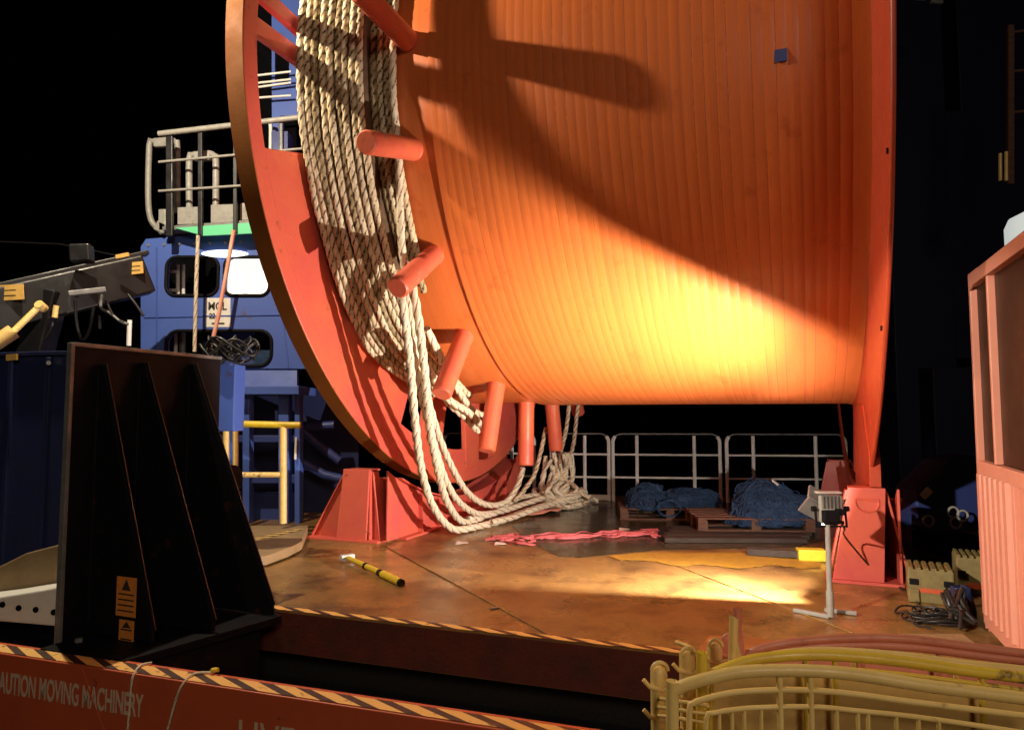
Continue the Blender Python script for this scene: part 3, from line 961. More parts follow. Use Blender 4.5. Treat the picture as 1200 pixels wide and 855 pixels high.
# ------------------------------------------------------------------ rail panels at the far side of the deck
def rail_panel(xs, d0, d1, label, left_open=False, right_open=False, bottom=False):
    """xs: photo columns of the uprights; the panel stands on the deck d0..d1 metres ahead"""
    def at(x, z):
        t = (x - xs[0]) / (xs[-1] - xs[0])
        d = d0 + (d1 - d0) * t
        return Vector((P(x, 500, d).x, d, z))
    H = 1.26
    root = thing("rail_panel", at((xs[0] + xs[-1]) / 2, 0), label, "railing", "railing panels along the deck's far side")
    ob = []
    r = .16
    a, b = at(xs[0], 0), at(xs[-1], 0)
    dr = (b - a).normalized()
    fr_ = [a]
    up = Vector((0, 0, 1))
    for k in range(7):
        t = R(90 * k / 6)
        fr_.append(a + up * (H - r + r * sin(t)) + dr * (r - r * cos(t)))
    for k in range(7):
        t = R(90 * k / 6)
        fr_.append(b + up * (H - r + r * cos(t)) - dr * (r - r * sin(t)))
    fr_.append(b)
    n = len(fr_)
    ob.append(MB().tube(fr_[:5], .034, 10).build("end_post", M["white"], smooth=50))
    ob.append(MB().tube(fr_[-5:], .034, 10).build("end_post", M["white"], smooth=50))
    ob.append(MB().tube(fr_[4:-4], .015, 8).build("top_rail", M["galv_dark"], smooth=50))
    for x in xs[1:-1]:
        ob.append(MB().tube([at(x, .04), at(x, H - .03)], .034, 10).build("upright", M["white"], smooth=50))
    for z in (.87, .44):
        ob.append(MB().tube([at(xs[0], z), at(xs[-1], z)], .02, 8).build("mid_rail", M["white"], smooth=50))
    if bottom:
        ob.append(MB().bar(at(xs[0], .06), at(xs[-1], .06), .05, .1).build("kick_rail", M["white"], bevel=.01))
    adopt(root, *ob)


rail_panel([520, 560, 600, 626], 13.6, 13.45, "white railing panel half hidden behind the lower divider posts")
rail_panel([646, 685, 713], 13.35, 13.22, "narrow white railing panel just right of the rope heap", bottom=True)
rail_panel([718, 746, 813, 843], 13.2, 13.0, "middle white railing panel behind the low blue bundles")
rail_panel([851, 882, 955, 990], 12.95, 12.75, "white railing panel behind the large blue bundle")

# ------------------------------------------------------------------ pallets, timber and bundles
def pallet(x0, x1, d, depth, z0, label, turn_=0.0):
    a, b = P(x0, 500, d).x, P(x1, 500, d).x
    wd = b - a
    root = thing("wooden_pallet", ((a + b) / 2, d, z0), label, "pallet", "wooden pallets by the far railing", rz=turn_)
    for i in range(5):
        MB().box((random.uniform(-.01, .01), .06 + i * (depth - .12) / 4, .168), (wd, .12, .024)).build("deck_board", M["wood"], root, bevel=.003)
    for i in range(3):
        MB().box((-wd / 2 + .06 + i * (wd - .12) / 2, depth / 2, .145), (.11, depth, .022)).build("stringer_board", M["wood"], root, bevel=.003)
        for j in range(3):
            MB().box((-wd / 2 + .07 + i * (wd - .14) / 2, .07 + j * (depth - .14) / 2, .079), (.13, .13, .11)).build("block", M["wood"], root, bevel=.004)
        MB().box((0, .07 + i * (depth - .14) / 2, .012), (wd, .11, .022)).build("bottom_board", M["wood"], root, bevel=.003)
    return root


pallet(726, 842, 10.75, .95, 0.004, "brown wooden pallet under the two low blue bundles", R(-6))
pallet(817, 951, 9.35, 1.0, 0.07, "brown wooden pallet on grey planks under the large blue bundle", R(-4))
dun = thing("plank_stack", G(855, 632), "flat stack of grey planks beneath the right pallet", "planks")
dp = []
for i in range(4):
    a, b = P(775 + i * 3, 500, 9.05 + i * .26), P(938 + i * 3, 500, 9.0 + i * .26)
    dp.append(MB().bar((a.x, a.y, .036), (b.x, b.y, .036), .235, .055 + random.uniform(-.008, .008)).build("plank", M["wood_grey"], bevel=.006))
adopt(dun, *dp)
tm = thing("timber_baulk", G(900, 655), "dark timber baulk with yellow painted end lying before the pallets", "timber")
a, b = P(872, 500, 8.2), P(931, 500, 7.98)
o1 = MB().bar((a.x, a.y, .045), (b.x, b.y, .058), .14, .075).build("baulk", M["wood_grey"], bevel=.008)
a, b = P(930, 500, 7.93), P(962, 500, 7.88)
o2 = MB().bar((a.x, a.y, .066), (b.x, b.y, .066), .16, .125).build("painted_end", M["yellow"], bevel=.01)
adopt(tm, o1, o2)


def bundle(name, c, rx, ry, rz_, seed, label, n_str):
    rnd = random.Random(seed)
    root = thing(name, c, label, "net bundle", "blue net bundles on the pallets")
    bm = bmesh.new()
    bmesh.ops.create_icosphere(bm, subdivisions=4, radius=1)
    offs = [(Vector((rnd.gauss(0, 1), rnd.gauss(0, 1), rnd.gauss(0, 1))).normalized(), rnd.uniform(.06, .2)) for _ in range(16)]
    def shape(v):
        d = v.normalized()
        k = 1 + sum(am * max(0, d.dot(o) - .72) * 3 for o, am in offs) - .08
        zz = d.z * rz_ * k
        if d.z < 0: zz *= .35
        f = 1.0 if d.z > 0 else 1 + .15 * (-d.z)
        return Vector((d.x * rx * k * f, d.y * ry * k * f, zz))
    for v in bm.verts:
        v.co = shape(v.co)
    me = bpy.data.meshes.new("net_body")
    bm.to_mesh(me)
    bm.free()
    me.materials.append(M["net"])
    ob = bpy.data.objects.new("net_body", me)
    ob.parent = root
    ob.location = (0, 0, .1 * rz_)
    col.objects.link(ob)
    m = MB()
    for i in range(n_str):
        th = rnd.uniform(0, 2 * pi)
        ph = rnd.uniform(-.1, 1.35)
        dth = rnd.uniform(-.7, .7)
        dph = rnd.uniform(-.9, .4)
        q = []
        for k in range(6):
            t = k / 5
            a_, b_ = th + dth * t + rnd.uniform(-.03, .03), ph + dph * t
            d = Vector((cos(a_) * cos(b_), sin(a_) * cos(b_), sin(b_)))
            q.append(shape(d) * rnd.uniform(1.0, 1.06) + Vector((0, 0, .1 * rz_)))
        m.tube(q, rnd.uniform(.004, .010), 4)
    for i in range(n_str // 7):                                  # slack strands lying proud of the heap
        th, ph = rnd.uniform(0, 2 * pi), rnd.uniform(-.2, 1.3)
        q = []
        for k in range(7):
            a_, b_ = th + (k - 3) * rnd.uniform(.04, .13), ph - k * rnd.uniform(.02, .2)
            d = Vector((cos(a_) * cos(b_), sin(a_) * cos(b_), sin(b_)))
            v = shape(d) * (1.03 + .16 * sin(pi * k / 6) * rnd.random()) + Vector((0, 0, .1 * rz_))
            q.append(Vector((v.x, v.y, max(v.z, -.1 * rz_))))
        m.tube(smooth_path(q, .05), rnd.uniform(.005, .011), 4)
    so = m.build("net_strand", M["net_light"], root)
    so["kind"] = "stuff"
    return root


bundle("net_bundle", P(755, 590, 11.15) + Vector((0, 0, -.02)), .30, .34, .30, 1, "small blue net bundle on the left end of the left pallet", 380)
bundle("net_bundle", P(803, 591, 11.2) + Vector((0, 0, -.02)), .46, .36, .27, 2, "long low blue net bundle on the right of the left pallet", 460)
bundle("net_bundle", P(906, 608, 9.8), .59, .46, .38, 3, "largest round blue net bundle piled on the right pallet", 1000)
tagb = MB().bar(P(905, 562, 9.62), P(912, 568, 9.56), .05, .012).build("label_tag", M["white"])
tag(tagb, "small white tag lying on top of the largest blue bundle", "tag")
ring = [P(784, 596, 10.55) + Vector((cos(t) * .17, 0, sin(t) * .12)) for t in [2 * pi * i / 30 for i in range(30)]]
ring2 = [p + Vector((.02, .03, .01)) for p in ring]
co = MB().tube(ring, .008, 7, closed=True)
co.tube(ring2, .008, 7, closed=True)
tag(co.build("hose_coil", M["net_light"], smooth=60), "small pale blue hose coil hung on the left pallet's front edge", "hose")

# ------------------------------------------------------------------ things on the deck
st_ = MB()
rnd = random.Random(5)
for lane in range(4):
    q = []
    for i, x in enumerate(range(578, 773, 8)):
        g = G(x, 632.5 - (x - 575) * .032 + rnd.uniform(-1.5, 1.5) + (lane - 1.5) * 1.5, 0)
        q.append(g + Vector((0, 0, .035 + .025 * rnd.random())))
    path = smooth_path(q, .03)
    w0 = [.024 + .014 * sin(k * .21 + lane * 2) + .006 * rnd.random() for k in range(len(path))]
    st_.tube(path, w0, 8, flat=.6)
for i in range(10):
    c = G(rnd.uniform(576, 625), rnd.uniform(629, 637), .03)
    st_.tube(smooth_path([c, c + Vector((rnd.uniform(-.14, .14), rnd.uniform(-.12, .12), .05)), c + Vector((rnd.uniform(-.25, .25), rnd.uniform(-.2, .2), .02))], .03), .03, 7, flat=.4)
for i in range(5):
    c = G(rnd.uniform(755, 770), rnd.uniform(620, 630), .04)
    st_.tube(smooth_path([c, c + Vector((rnd.uniform(-.1, .1), rnd.uniform(-.1, .1), .08)), c + Vector((rnd.uniform(-.15, .15), rnd.uniform(-.1, .1), .03))], .03), .028, 7, flat=.4)
st_.v = [(x, y, .010 + z * .42) for x, y, z in st_.v]
tag(st_.build("lashing_strap", M["strap"], smooth=70), "long crumpled pink webbing strap lying across the dark deck patch", "strap")
for (x, y, lab) in ((731, 620, "small pale scrap lying behind the middle of the pink strap"), (586, 637, "small pale scrap at the strap's left end"), (541, 636, "tiny pale scrap on the deck near the rope loops")):
    c = G(x, y, .012)
    m = MB().add([c + Vector((-.07, -.05, 0)), c + Vector((.08, -.03, .01)), c + Vector((.06, .07, .004)), c + Vector((-.06, .05, .018))], [(0, 1, 2, 3)])
    o = m.build("paper_scrap", M["paper"])
    s_ = o.modifiers.new("s", 'SOLIDIFY'); s_.thickness = .006
    tag(o, lab, "scrap", "scraps on the deck")
# sledgehammer
a, b = G(407, 653, .05), G(471, 683, .035)
hmr = thing("sledgehammer", a, "sledgehammer with yellow handle lying on the orange deck", "hammer")
dv = (b - a).normalized()
sdv = Vector((-dv.y, dv.x, 0))
h1 = MB().bar(a - sdv * .08, a + sdv * .08, .07, .07).build("hammer_head", M["galv"], bevel=.012)
h2 = MB().tube([a + dv * .03, b], [.026, .034], 12).build("handle", M["yellow"], smooth=40)
ln = (b - a).length
h3 = []
for t in (.36, .62, .66, .97):
    h3.append(MB().tube([a + dv * ln * t, a + dv * ln * (t + .03)], .036, 12).build("grip_band", M["black"], smooth=40))
h4 = MB().tube([a + dv * ln * .68, a + dv * ln * .96], .038, 12).build("grip", M["yellow"], smooth=40)
adopt(hmr, h1, h2, h4, *h3)
ck = strip("wheel_chock", G(474, 622), G(500, 620), .1, .055, M["hazard2"], None)
ck.modifiers.new("s", 'SOLIDIFY').thickness = .05
tag(ck, "small hazard striped wooden chock beside the left cradle", "chock")
ml = MB().box(G(580, 712, .01), (.09, .03, .012), Matrix.Rotation(.5, 3, 'Z')).build("shackle_pin", M["galv_dark"], bevel=.004)
tag(ml, "small dark pin lying on the near brown deck", "pin")

# tan plate with hazard edge and yellow guard rail on it
pl = thing("step_plate", G(320, 635), "raised tan steel plate with hazard striped line behind the black bulkhead", "plate")
zt = .12
pp = [G(x, y, zt) for x, y in ((180, 616), (362, 615), (354, 634), (338, 642), (312, 651), (180, 668))]
o1 = MB().prism(pp, (0, 0, -.10)).build("plate", M["tan"], bevel=.01)
o2 = strip("hazard_line", G(250, 645, zt), G(357, 620, zt), .12, zt + .005, M["hazard2"], None)
adopt(pl, o1, o2)
yr = thing("guard_rail", G(332, 613, .12), "short guard rail with yellow top bar and cream posts left of the reel", "railing")
D = 9.35
ys = [MB().tube([P(260, 496, D), P(352, 498, D)], .045, 12).build("top_bar", M["yellow"], smooth=40),
      MB().tube([P(332, 500, D), P(332, 613, D)], .046, 12).build("post", M["cream"], smooth=40),
      MB().tube([P(265, 498, D), P(265, 613, D)], .04, 12).build("post", M["cream"], smooth=40),
      MB().tube([P(276, 500, D + .5), P(276, 610, D + .5)], .04, 12).build("post", M["cream"], smooth=40),
      MB().tube([P(265, 556, D), P(332, 556, D)], .036, 12).build("mid_bar", M["cream"], smooth=40)]
adopt(yr, *ys)

# ------------------------------------------------------------------ black bulkhead on the near left
bk = thing("black_bulkhead", (-3.25, 5.1, 0), "tall black steel bulkhead with three sloping gussets at the deck's left edge", "bulkhead")
P0 = Vector((-3.25, 5.10, 0))
bo = []
pl_ = [P0 + Vector((0, 0, -.1)), P0 + UX * 1.42 + Vector((0, 0, -.1)), P0 + UX * 1.42 + Vector((0, 0, 2.15)), P0 + Vector((0, 0, 2.15))]
bo.append(MB().prism(pl_, AX * -.03).build("back_plate", M["black"], bevel=.004))
bo.append(MB().bar(P0 + Vector((0, 0, 2.16)) - AX * .015, P0 + UX * 1.42 + Vector((0, 0, 2.16)) - AX * .015, .06, .03).build("top_strip", M["galv_dark"], bevel=.004))
bo.append(MB().bar(P0 + Vector((0, 0, -.1)) - AX * .012 - UX * .012, P0 + Vector((0, 0, 2.17)) - AX * .012 - UX * .012, .05, .03, UX).build("edge_strip", M["galv_dark"], bevel=.004))
for t, zt_, ln in ((.20, 2.02, .66), (.56, 2.06, .86), (1.06, 2.08, .98)):
    c = P0 + UX * t
    bo.append(MB().prism([c + Vector((0, 0, .02)), c + AX * ln + Vector((0, 0, .02)), c + AX * ln + Vector((0, 0, .10)), c + AX * .05 + Vector((0, 0, zt_)), c + Vector((0, 0, zt_))], UX * .03).build("gusset", M["black"], bevel=.003))
    bo.append(MB().bar(c + AX * (ln + .004) + Vector((0, 0, .10)) + UX * .015, c + AX * .055 + Vector((0, 0, zt_)) + UX * .015, .042, .012, UX).build("gusset_edge", M["crane"], bevel=.002))
for t_ in (.20, .23, .56, .59, 1.06, 1.09):
    c = P0 + UX * t_
    bo.append(MB().tube([c + AX * .004 + Vector((0, 0, .1 + .1 * k)) + UX * (.004 * (k % 2)) for k in range(20)], .009, 6).build("weld_bead", M["black"], smooth=60))
for t_ in (.05, .38, .8, 1.25):
    for zz in (.012,):
        c = P0 + UX * t_ + AX * .12
        bo.append(MB().tube([c + Vector((0, 0, 0)), c + Vector((0, 0, .035))], .028, 6).build("anchor_bolt", M["galv_dark"], bevel=.003))
lg = P0 + UX * 1.42 + AX * .02
bo.append(MB().tube([lg + Vector((0, 0, 1.05)), lg + AX * .16 + Vector((0, 0, 1.05))], .13, 20).build("pin_boss", M["black"], smooth=40))
bo.append(MB().prism([P0 + AX * .0 + Vector((0, 0, -.05)) - UX * .15, P0 + AX * .76 - UX * .1 + Vector((0, 0, -.05)), P0 + AX * 1.03 + UX * 1.12 + Vector((0, 0, -.05)), P0 + UX * 1.6 + Vector((0, 0, -.05))], (0, 0, .06)).build("sole_plate", M["black"], bevel=.006))
bo.append(MB().prism([P0 - AX * 2.5 - UX * .35 + Vector((0, 0, -.5)), P0 + AX * .75 - UX * .12 + Vector((0, 0, -.5)), P0 + AX * .93 + UX * 1.0 + Vector((0, 0, -.5)), P0 + UX * 2 - AX * 2.5 + Vector((0, 0, -.5))], (0, 0, .44)).build("skid_base", M["black"], bevel=.01))
# warning stickers on the first gusset
c = P0 + UX * (.20 - .004)
ex, ez = AX, Vector((0, 0, 1))
def sticker(a0, a1, z0, z1, rows):
    q = [c + AX * a0 + ez * z0, c + AX * a1 + ez * z0, c + AX * a1 + ez * z1, c + AX * a0 + ez * z1]
    o = MB().prism(q, -UX * .003).build("warning_sticker", M["label_orange"])
    bo.append(o)
    pr = MB()
    for k in range(rows):
        zz = z0 + (z1 - z0) * (.12 + .42 * k / max(1, rows - 1))
        pr.prism([c - UX * .0035 + AX * (a0 + .02) + ez * zz, c - UX * .0035 + AX * (a1 - .02) + ez * zz, c - UX * .0035 + AX * (a1 - .02) + ez * (zz + .011), c - UX * .0035 + AX * (a0 + .02) + ez * (zz + .011)], -UX * .001)
    m0 = (a0 + a1) / 2
    pr.prism([c - UX * .0035 + AX * (m0 - .045) + ez * (z0 + (z1 - z0) * .66), c - UX * .0035 + AX * (m0 + .045) + ez * (z0 + (z1 - z0) * .66), c - UX * .0035 + AX * m0 + ez * (z0 + (z1 - z0) * .95)], -UX * .001)
    bo.append(pr.build("sticker_print", M["print"]))
sticker(.30, .50, .18, .46, 4)
sticker(.34, .49, -.005, .155, 2)
adopt(bk, *bo)

# navy container, brown wedge and white holed guard behind it
nc = thing("navy_container", P(20, 640, 6.6), "dark navy steel container at the left picture edge", "container")
a, b = P(-260, 640, 7.4), P(86, 640, 6.5)
dr = (b - a); dr.z = 0; dr.normalize(); nn = Vector((-dr.y, dr.x, 0))
a.z = b.z = .0
co_ = [MB().prism([a, b, b + nn * 1.5, a + nn * 1.5], (0, 0, 2.2)).build("shell", M["navy"], bevel=.01)]
co_.append(MB().prism([a + Vector((0, 0, 2.2)) - nn * .03, b + Vector((0, 0, 2.2)) - nn * .03, b + nn * .1 + Vector((0, 0, 2.2)), a + nn * .1 + Vector((0, 0, 2.2))], (0, 0, .04)).build("top_rim", M["navy"], bevel=.006))
for t in (.35, .8, 1.25, 1.7):
    co_.append(MB().bar(b - dr * t - nn * .02 + Vector((0, 0, .03)), b - dr * t - nn * .02 + Vector((0, 0, 2.18)), .05, .04, nn).build("rib", M["navy"], bevel=.006))
co_.append(MB().bar(P(8, 419, 6.62), P(20, 418, 6.60), .02, .06).build("rim_label", M["label"]))
co_.append(MB().tube([P(57, 425, 6.5), P(57, 425, 6.56)], .02, 10).build("bolt", M["galv"]))
adopt(nc, *co_)
gd = thing("holed_guard", P(40, 730, 5.25), "white curved guard plate with a row of round holes at the lower left", "guard plate")
def face_px(pts, d, dd):
    return [P(x, y, d + dd * (x / 85.0)) for x, y in pts]
D0 = 5.30
q = face_px([(-120, 715), (0, 699), (50, 691), (84, 684), (85, 716), (80, 731), (70, 734), (0, 728), (-120, 722)], D0, -.1)
o1 = MB().prism(q, (.05, .3, .02)).build("guard", M["white"], bevel=.012)
hs = []
for x, y in ((3, 708), (22, 712), (42, 714), (63, 717)):
    cc = P(x, y, D0 - .1 * x / 85 - .004)
    hs.append(MB().tube([cc - Vector((0, .004, 0)), cc + Vector((0, .02, 0))], .022, 14).build("hole", M["dark"]))
q2 = face_px([(-120, 720), (-120, 700), (0, 663), (30, 648), (84, 634), (84, 682), (0, 697)], D0 + .25, -.1)
o3 = MB().prism(q2, (.05, .5, 0)).build("upper_wedge", M["tan"], bevel=.01)
adopt(gd, o1, o3, *hs)

# ------------------------------------------------------------------ crane boom at the left
cr_ = thing("crane_boom", P(80, 360, 8.2), "dark grey folded crane boom with yellow labels against the night", "crane")
cp = []
A_, B_ = P(-90, 385, 7.9), P(172, 322, 9.3)
cp.append(MB().bar(A_, B_, .34, .50).build("boom_section", M["crane"], bevel=.02))
up_ = Vector((0, 0, .30))
cp.append(MB().bar(A_ + up_, B_ + up_, .20, .06).build("boom_cap", M["crane"], bevel=.01))
def boom_label(x0, y0, x1, y1, t):
    d = 7.9 + (9.3 - 7.9) * ((x0 + x1) / 2 + 90) / 262 - .19
    q = [P(x0, y1 + t, d), P(x1, y1 - t, d), P(x1 - 1, y0 - t, d), P(x0 - 1, y0 + t, d)]
    o = MB().prism(q, (0, .01, 0)).build("boom_label", M["label"])
    pr = MB()
    for k in range(2):
        yy = y0 + (y1 - y0) * (.35 + .35 * k)
        pr.prism([P(x0 + (x1 - x0) * .25, yy + .5 + t * .3, d - .003), P(x0 + (x1 - x0) * .8, yy + .5 - t * .5, d - .003), P(x0 + (x1 - x0) * .8, yy - .5 - t * .5, d - .003), P(x0 + (x1 - x0) * .25, yy - .5 + t * .3, d - .003)], (0, .002, 0))
    cp.extend([o, pr.build("label_print", M["print"])])
boom_label(-20, 334, 28, 352, 1.5)
boom_label(149, 307, 168, 321, 1)
cp.append(MB().bar(P(136, 301, 8.7), P(151, 298, 8.7), .02, .05).build("small_label", M["label"]))
cp.append(MB().tube([P(12, 392, 7.8), P(48, 357, 8.0)], .035, 12).build("piston_rod", M["cream"], smooth=40))
cp.append(MB().tube([P(-30, 418, 7.6), P(16, 388, 7.8)], .085, 16).build("cylinder", M["cream"], smooth=40))
cp.append(MB().tube([P(45, 356, 7.95), P(52, 362, 8.05)], .05, 12).build("rod_eye", M["cream"], smooth=40))
cp.append(MB().tube([P(66, 358, 8.0), P(64, 372, 8.0)], .03, 10).build("hook", M["cream"], smooth=40))
cp.append(MB().bar(P(80, 344, 8.0), P(124, 339, 8.2), .06, .06).build("slide_bar", M["galv_dark"], bevel=.01))
cp.append(MB().tube([P(152, 375, 8.6), P(151, 405, 8.6)], .028, 10).build("spout", M["white"], smooth=40))
cp.append(MB().bar(P(84, 298, 8.4), P(108, 297, 8.45), .2, .22).build("winch_block", M["crane"], bevel=.02))
hz = [[(88, 352), (90, 380), (96, 398), (104, 388), (110, 360)], [(120, 345), (118, 360), (128, 366), (140, 376), (150, 380)], [(124, 352), (134, 372), (146, 378)], [(150, 345), (160, 358), (168, 370)], [(62, 376), (58, 390), (52, 398)], [(116, 370), (117, 385)]]
for i, h in enumerate(hz):
    cp.append(MB().tube(smooth_path([P(x, y, 8.3) for x, y in h], .04), .018, 8).build("hose", M["crane"] if i != 1 else M["galv_dark"], smooth=60))
cp.append(MB().tube([P(-60, 281, 9.4), P(70, 286, 9.4), P(140, 300, 9.4)], .012, 6).build("stay_wire", M["crane"], smooth=60))
cp.append(MB().bar(P(40, 420, 8.6), P(60, 340, 8.6), .3, .3).build("knuckle", M["crane"], bevel=.02))
adopt(cr_, *cp)

# ------------------------------------------------------------------ blue deckhouse
dh = thing("blue_deckhouse", P(240, 600, 10.5), "blue steel deckhouse with window openings and a railed platform on its roof", "deckhouse")
DH = 10.5
org = P(167, 430, DH)
def hx(x, y):
    p = P(x, y, DH)
    return (p.x - org.x, p.z - org.z)
def hpoly(x0, y0, x1, y1, r):
    a, b = hx(x0, y1), hx(x1, y0)
    return rounded_rect(a[0], a[1], b[0], b[1], r)
frm = (org, Vector((1, 0, 0)), Vector((0, 0, 1)))
dhp = []
outer = [hx(167, 432), hx(470, 432), hx(470, 268), hx(300, 270), hx(173, 281), hx(167, 290)]
dhp.append(holed_plate("front_wall", outer, [hpoly(196, 302, 258, 347, .16), hpoly(264, 302, 318, 347, .14), hpoly(196, 388, 320, 429, .18)], .10, M["blue"], frm))
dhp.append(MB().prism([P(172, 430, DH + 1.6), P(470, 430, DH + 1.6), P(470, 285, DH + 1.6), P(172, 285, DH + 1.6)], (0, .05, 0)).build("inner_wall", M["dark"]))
dhp.append(MB().prism([P(167, 431, DH + .06), P(167, 290, DH + .06), P(167, 290, DH + 1.9), P(167, 431, DH + 1.9)], (.05, 0, 0)).build("side_wall", M["blue"]))
for (x0, y0, x1, y1, r_) in ((196, 302, 258, 347, .16), (264, 302, 318, 347, .14), (196, 388, 320, 429, .18)):
    dhp.append(MB().tube([(org.x + px, DH - .05, org.z + pz) for px, pz in hpoly(x0, y0, x1, y1, r_)], .028, 8, closed=True).build("window_gasket", M["black"], smooth=60))
for pa_, pb_ in (((169, 372), (330, 369)), ((322, 290), (338, 430)), ((184, 290), (184, 430))):
    dhp.append(MB().tube([P(*pa_, DH - .05), P(*pb_, DH - .05)], .014, 6).build("plate_seam", M["blue"], smooth=60))
for x_ in range(174, 340, 18):
    dhp.append(MB().tube([P(x_, 287 - (x_ - 174) * .03, DH - .07), P(x_, 287 - (x_ - 174) * .03, DH - .02)], .022, 8).build("bolt", M["galv_dark"], smooth=40))
a, b = P(266, 349, DH + .16), P(322, 300, DH + .16)
dhp.append(MB().prism([(a.x, a.y, a.z), (b.x, a.y, a.z), (b.x, a.y, b.z), (a.x, a.y, b.z)], (0, .04, 0)).build("lit_window", M["lit_window"]))
lamp = [P(263 + 27 * cos(t), 297 + 4.2 * sin(t), DH - .09) for t in [2 * pi * i / 32 for i in range(32)]]
dhp.append(MB().prism(lamp, (0, .04, 0)).build("oval_lamp", M["lamp_glow"]))
for x0, x1 in ((206, 211), (213, 217)):
    dhp.append(MB().tube([P((x0 + x1) / 2, 310, DH + .5), P((x0 + x1) / 2, 350, DH + .5)], (x1 - x0) / 2 / 77, 10).build("inner_pipe", M["white"], smooth=40))
for y in (318, 340):
    dhp.append(MB().tube([P(190, y, DH + .45), P(208, y, DH + .45)], .025, 8).build("inner_bar", M["white"], smooth=40))
for x, r_ in ((206, .03), (214, .05)):
    dhp.append(MB().tube([P(x, 384, DH + .5), P(x, 432, DH + .5)], r_, 10).build("inner_pipe", M["white"] if r_ < .04 else M["galv_dark"], smooth=40))
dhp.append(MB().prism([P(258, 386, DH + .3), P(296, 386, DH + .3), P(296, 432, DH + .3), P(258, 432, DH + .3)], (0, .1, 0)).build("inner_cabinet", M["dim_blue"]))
dhp.append(MB().prism([P(296, 410, DH + .2), P(318, 410, DH + .2), P(318, 430, DH + .2), P(296, 430, DH + .2)], (0, .1, 0)).build("blue_drum", M["net_light"]))
# sign
def sgn(x, y, dz=.0):
    return P(x, y, DH - .055 - dz)
dhp.append(MB().prism([sgn(241, 383), sgn(270, 383), sgn(270, 349), sgn(241, 349)], (0, .012, 0)).build("sign_board", M["white"]))
for body_, x, y, sz in (("MCL", 243.5, 363, .17), ("22 B", 245, 373, .11), ("____", 245, 379, .1)):
    if body_ == "____":
        dhp.append(MB().prism([sgn(248, 380, .003), sgn(263, 380, .003), sgn(263, 378, .003), sgn(248, 378, .003)], (0, .002, 0)).build("sign_rule", M["print"]))
    else:
        dhp.append(text_mesh("sign_lettering", body_, sz, M["print"], (sgn(x, y, .003), Vector((1, 0, 0)), Vector((0, 0, 1))), .85, .001, bold=.004))
# lower storey: ledge, columns, recess
dhp.append(MB().prism([P(150, 452, DH - .25), P(350, 452, DH - .25), P(350, 462, DH - .25), P(150, 462, DH - .25)], (0, .9, 0)).build("ledge", M["blue"], bevel=.01))
dhp.append(MB().prism([P(150, 432, DH - .02), P(348, 432, DH - .02), P(348, 452, DH - .1), P(150, 452, DH - .1)], (0, .1, 0)).build("apron", M["blue"]))
for x0, x1 in ((268, 275), (284, 292), (326, 338), (345, 351)):
    dhp.append(MB().prism([P(x0, 462, DH), P(x1, 462, DH), P(x1, 622, DH), P(x0, 622, DH)], (0, .2, 0)).build("column", M["blue"], bevel=.01))
for y0, y1, dd in ((510, 518, .15), (556, 566, .1), (578, 612, .4)):
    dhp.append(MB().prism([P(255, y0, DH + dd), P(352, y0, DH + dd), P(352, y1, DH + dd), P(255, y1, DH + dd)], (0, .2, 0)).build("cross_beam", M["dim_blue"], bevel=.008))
dhp.append(MB().prism([P(150, 455, DH + 1.2), P(420, 455, DH + 1.2), P(420, 640, DH + 1.2), P(150, 640, DH + 1.2)], (0, .05, 0)).build("rear_wall", M["navy"]))
for pts in ([(350, 500), (372, 520), (398, 540)], [(352, 540), (380, 556), (420, 566)], [(360, 500), (392, 498)]):
    dhp.append(MB().tube([P(x, y, DH + .6) for x, y in pts], .07, 10).build("pipe_run", M["dim_blue"], smooth=50))
dhp.append(MB().tube([P(347, 512, DH - .05), P(346, 538, DH - .05)], .018, 8).build("strip_light", M["white"]))
# roof platform
dhp.append(MB().prism([P(190, 265, DH - .3), P(420, 248, DH - .3), P(420, 258, DH - .3), P(190, 270, DH - .3)], (0, 1.4, 0)).build("platform", M["galv_dark"], bevel=.01))
dhp.append(MB().prism([P(205, 267, DH - .34), P(420, 252, DH - .34), P(420, 266, DH - .34), P(300, 273, DH - .34), P(238, 276, DH - .34)], (0, .03, 0)).build("green_lamp_strip", M["green_glow"]))
dk = DH - .35
for x, y0, y1, wd in ((199, 152, 277, .10), (235, 148, 276, .065), (276, 143, 274, .06), (330, 140, 272, .06)):
    dhp.append(MB().bar(P(x, y0, dk), P(x, y1, dk), wd, .06, (0, 1, 0)).build("rail_post", M["crane"], bevel=.01))
for (xa, ya, xb, yb, r_) in ((186, 157, 400, 132, .042), (186, 190, 400, 170, .02), (186, 224, 400, 210, .02)):
    dhp.append(MB().tube([P(xa, ya, dk - .05), P(xb, yb, dk - .05)], r_, 10).build("rail_bar", M["galv_mid"], smooth=40))
for x0, x1, y0, y1 in ((208, 236, 243, 263), (247, 277, 240, 261), (281, 310, 238, 258)):
    dhp.append(MB().prism([P(x0, y0, dk + .15), P(x1, y0 - 1, dk + .15), P(x1, y1 - 1, dk + .15), P(x0, y1, dk + .15)], (0, .03, 0)).build("kick_panel", M["galv_mid"], bevel=.004))
def goal(x0, x1, yt, yb, d, r_, tail=False):
    pts = [P(x0, yb, d), P(x0, yt + 6, d), P(x0 + 4, yt + 1, d), P(x0 + 10, yt, d), P(x1 - 8, yt - 1, d), P(x1 - 2, yt + 2, d), P(x1, yt + 8, d), P(x1, yb, d)]
    if tail: pts = [P(x0 + 16, yb + 24, d)] + pts
    dhp.append(MB().bar(P(x0 + 6, yt + 4, d), P(x1 - 6, yt + 3, d), .1, .12).build("vent_hood", M["galv_mid"], bevel=.02))
    dhp.append(MB().tube(smooth_path(pts, .06), r_, 12).build("vent_frame", M["galv_mid"], smooth=50))
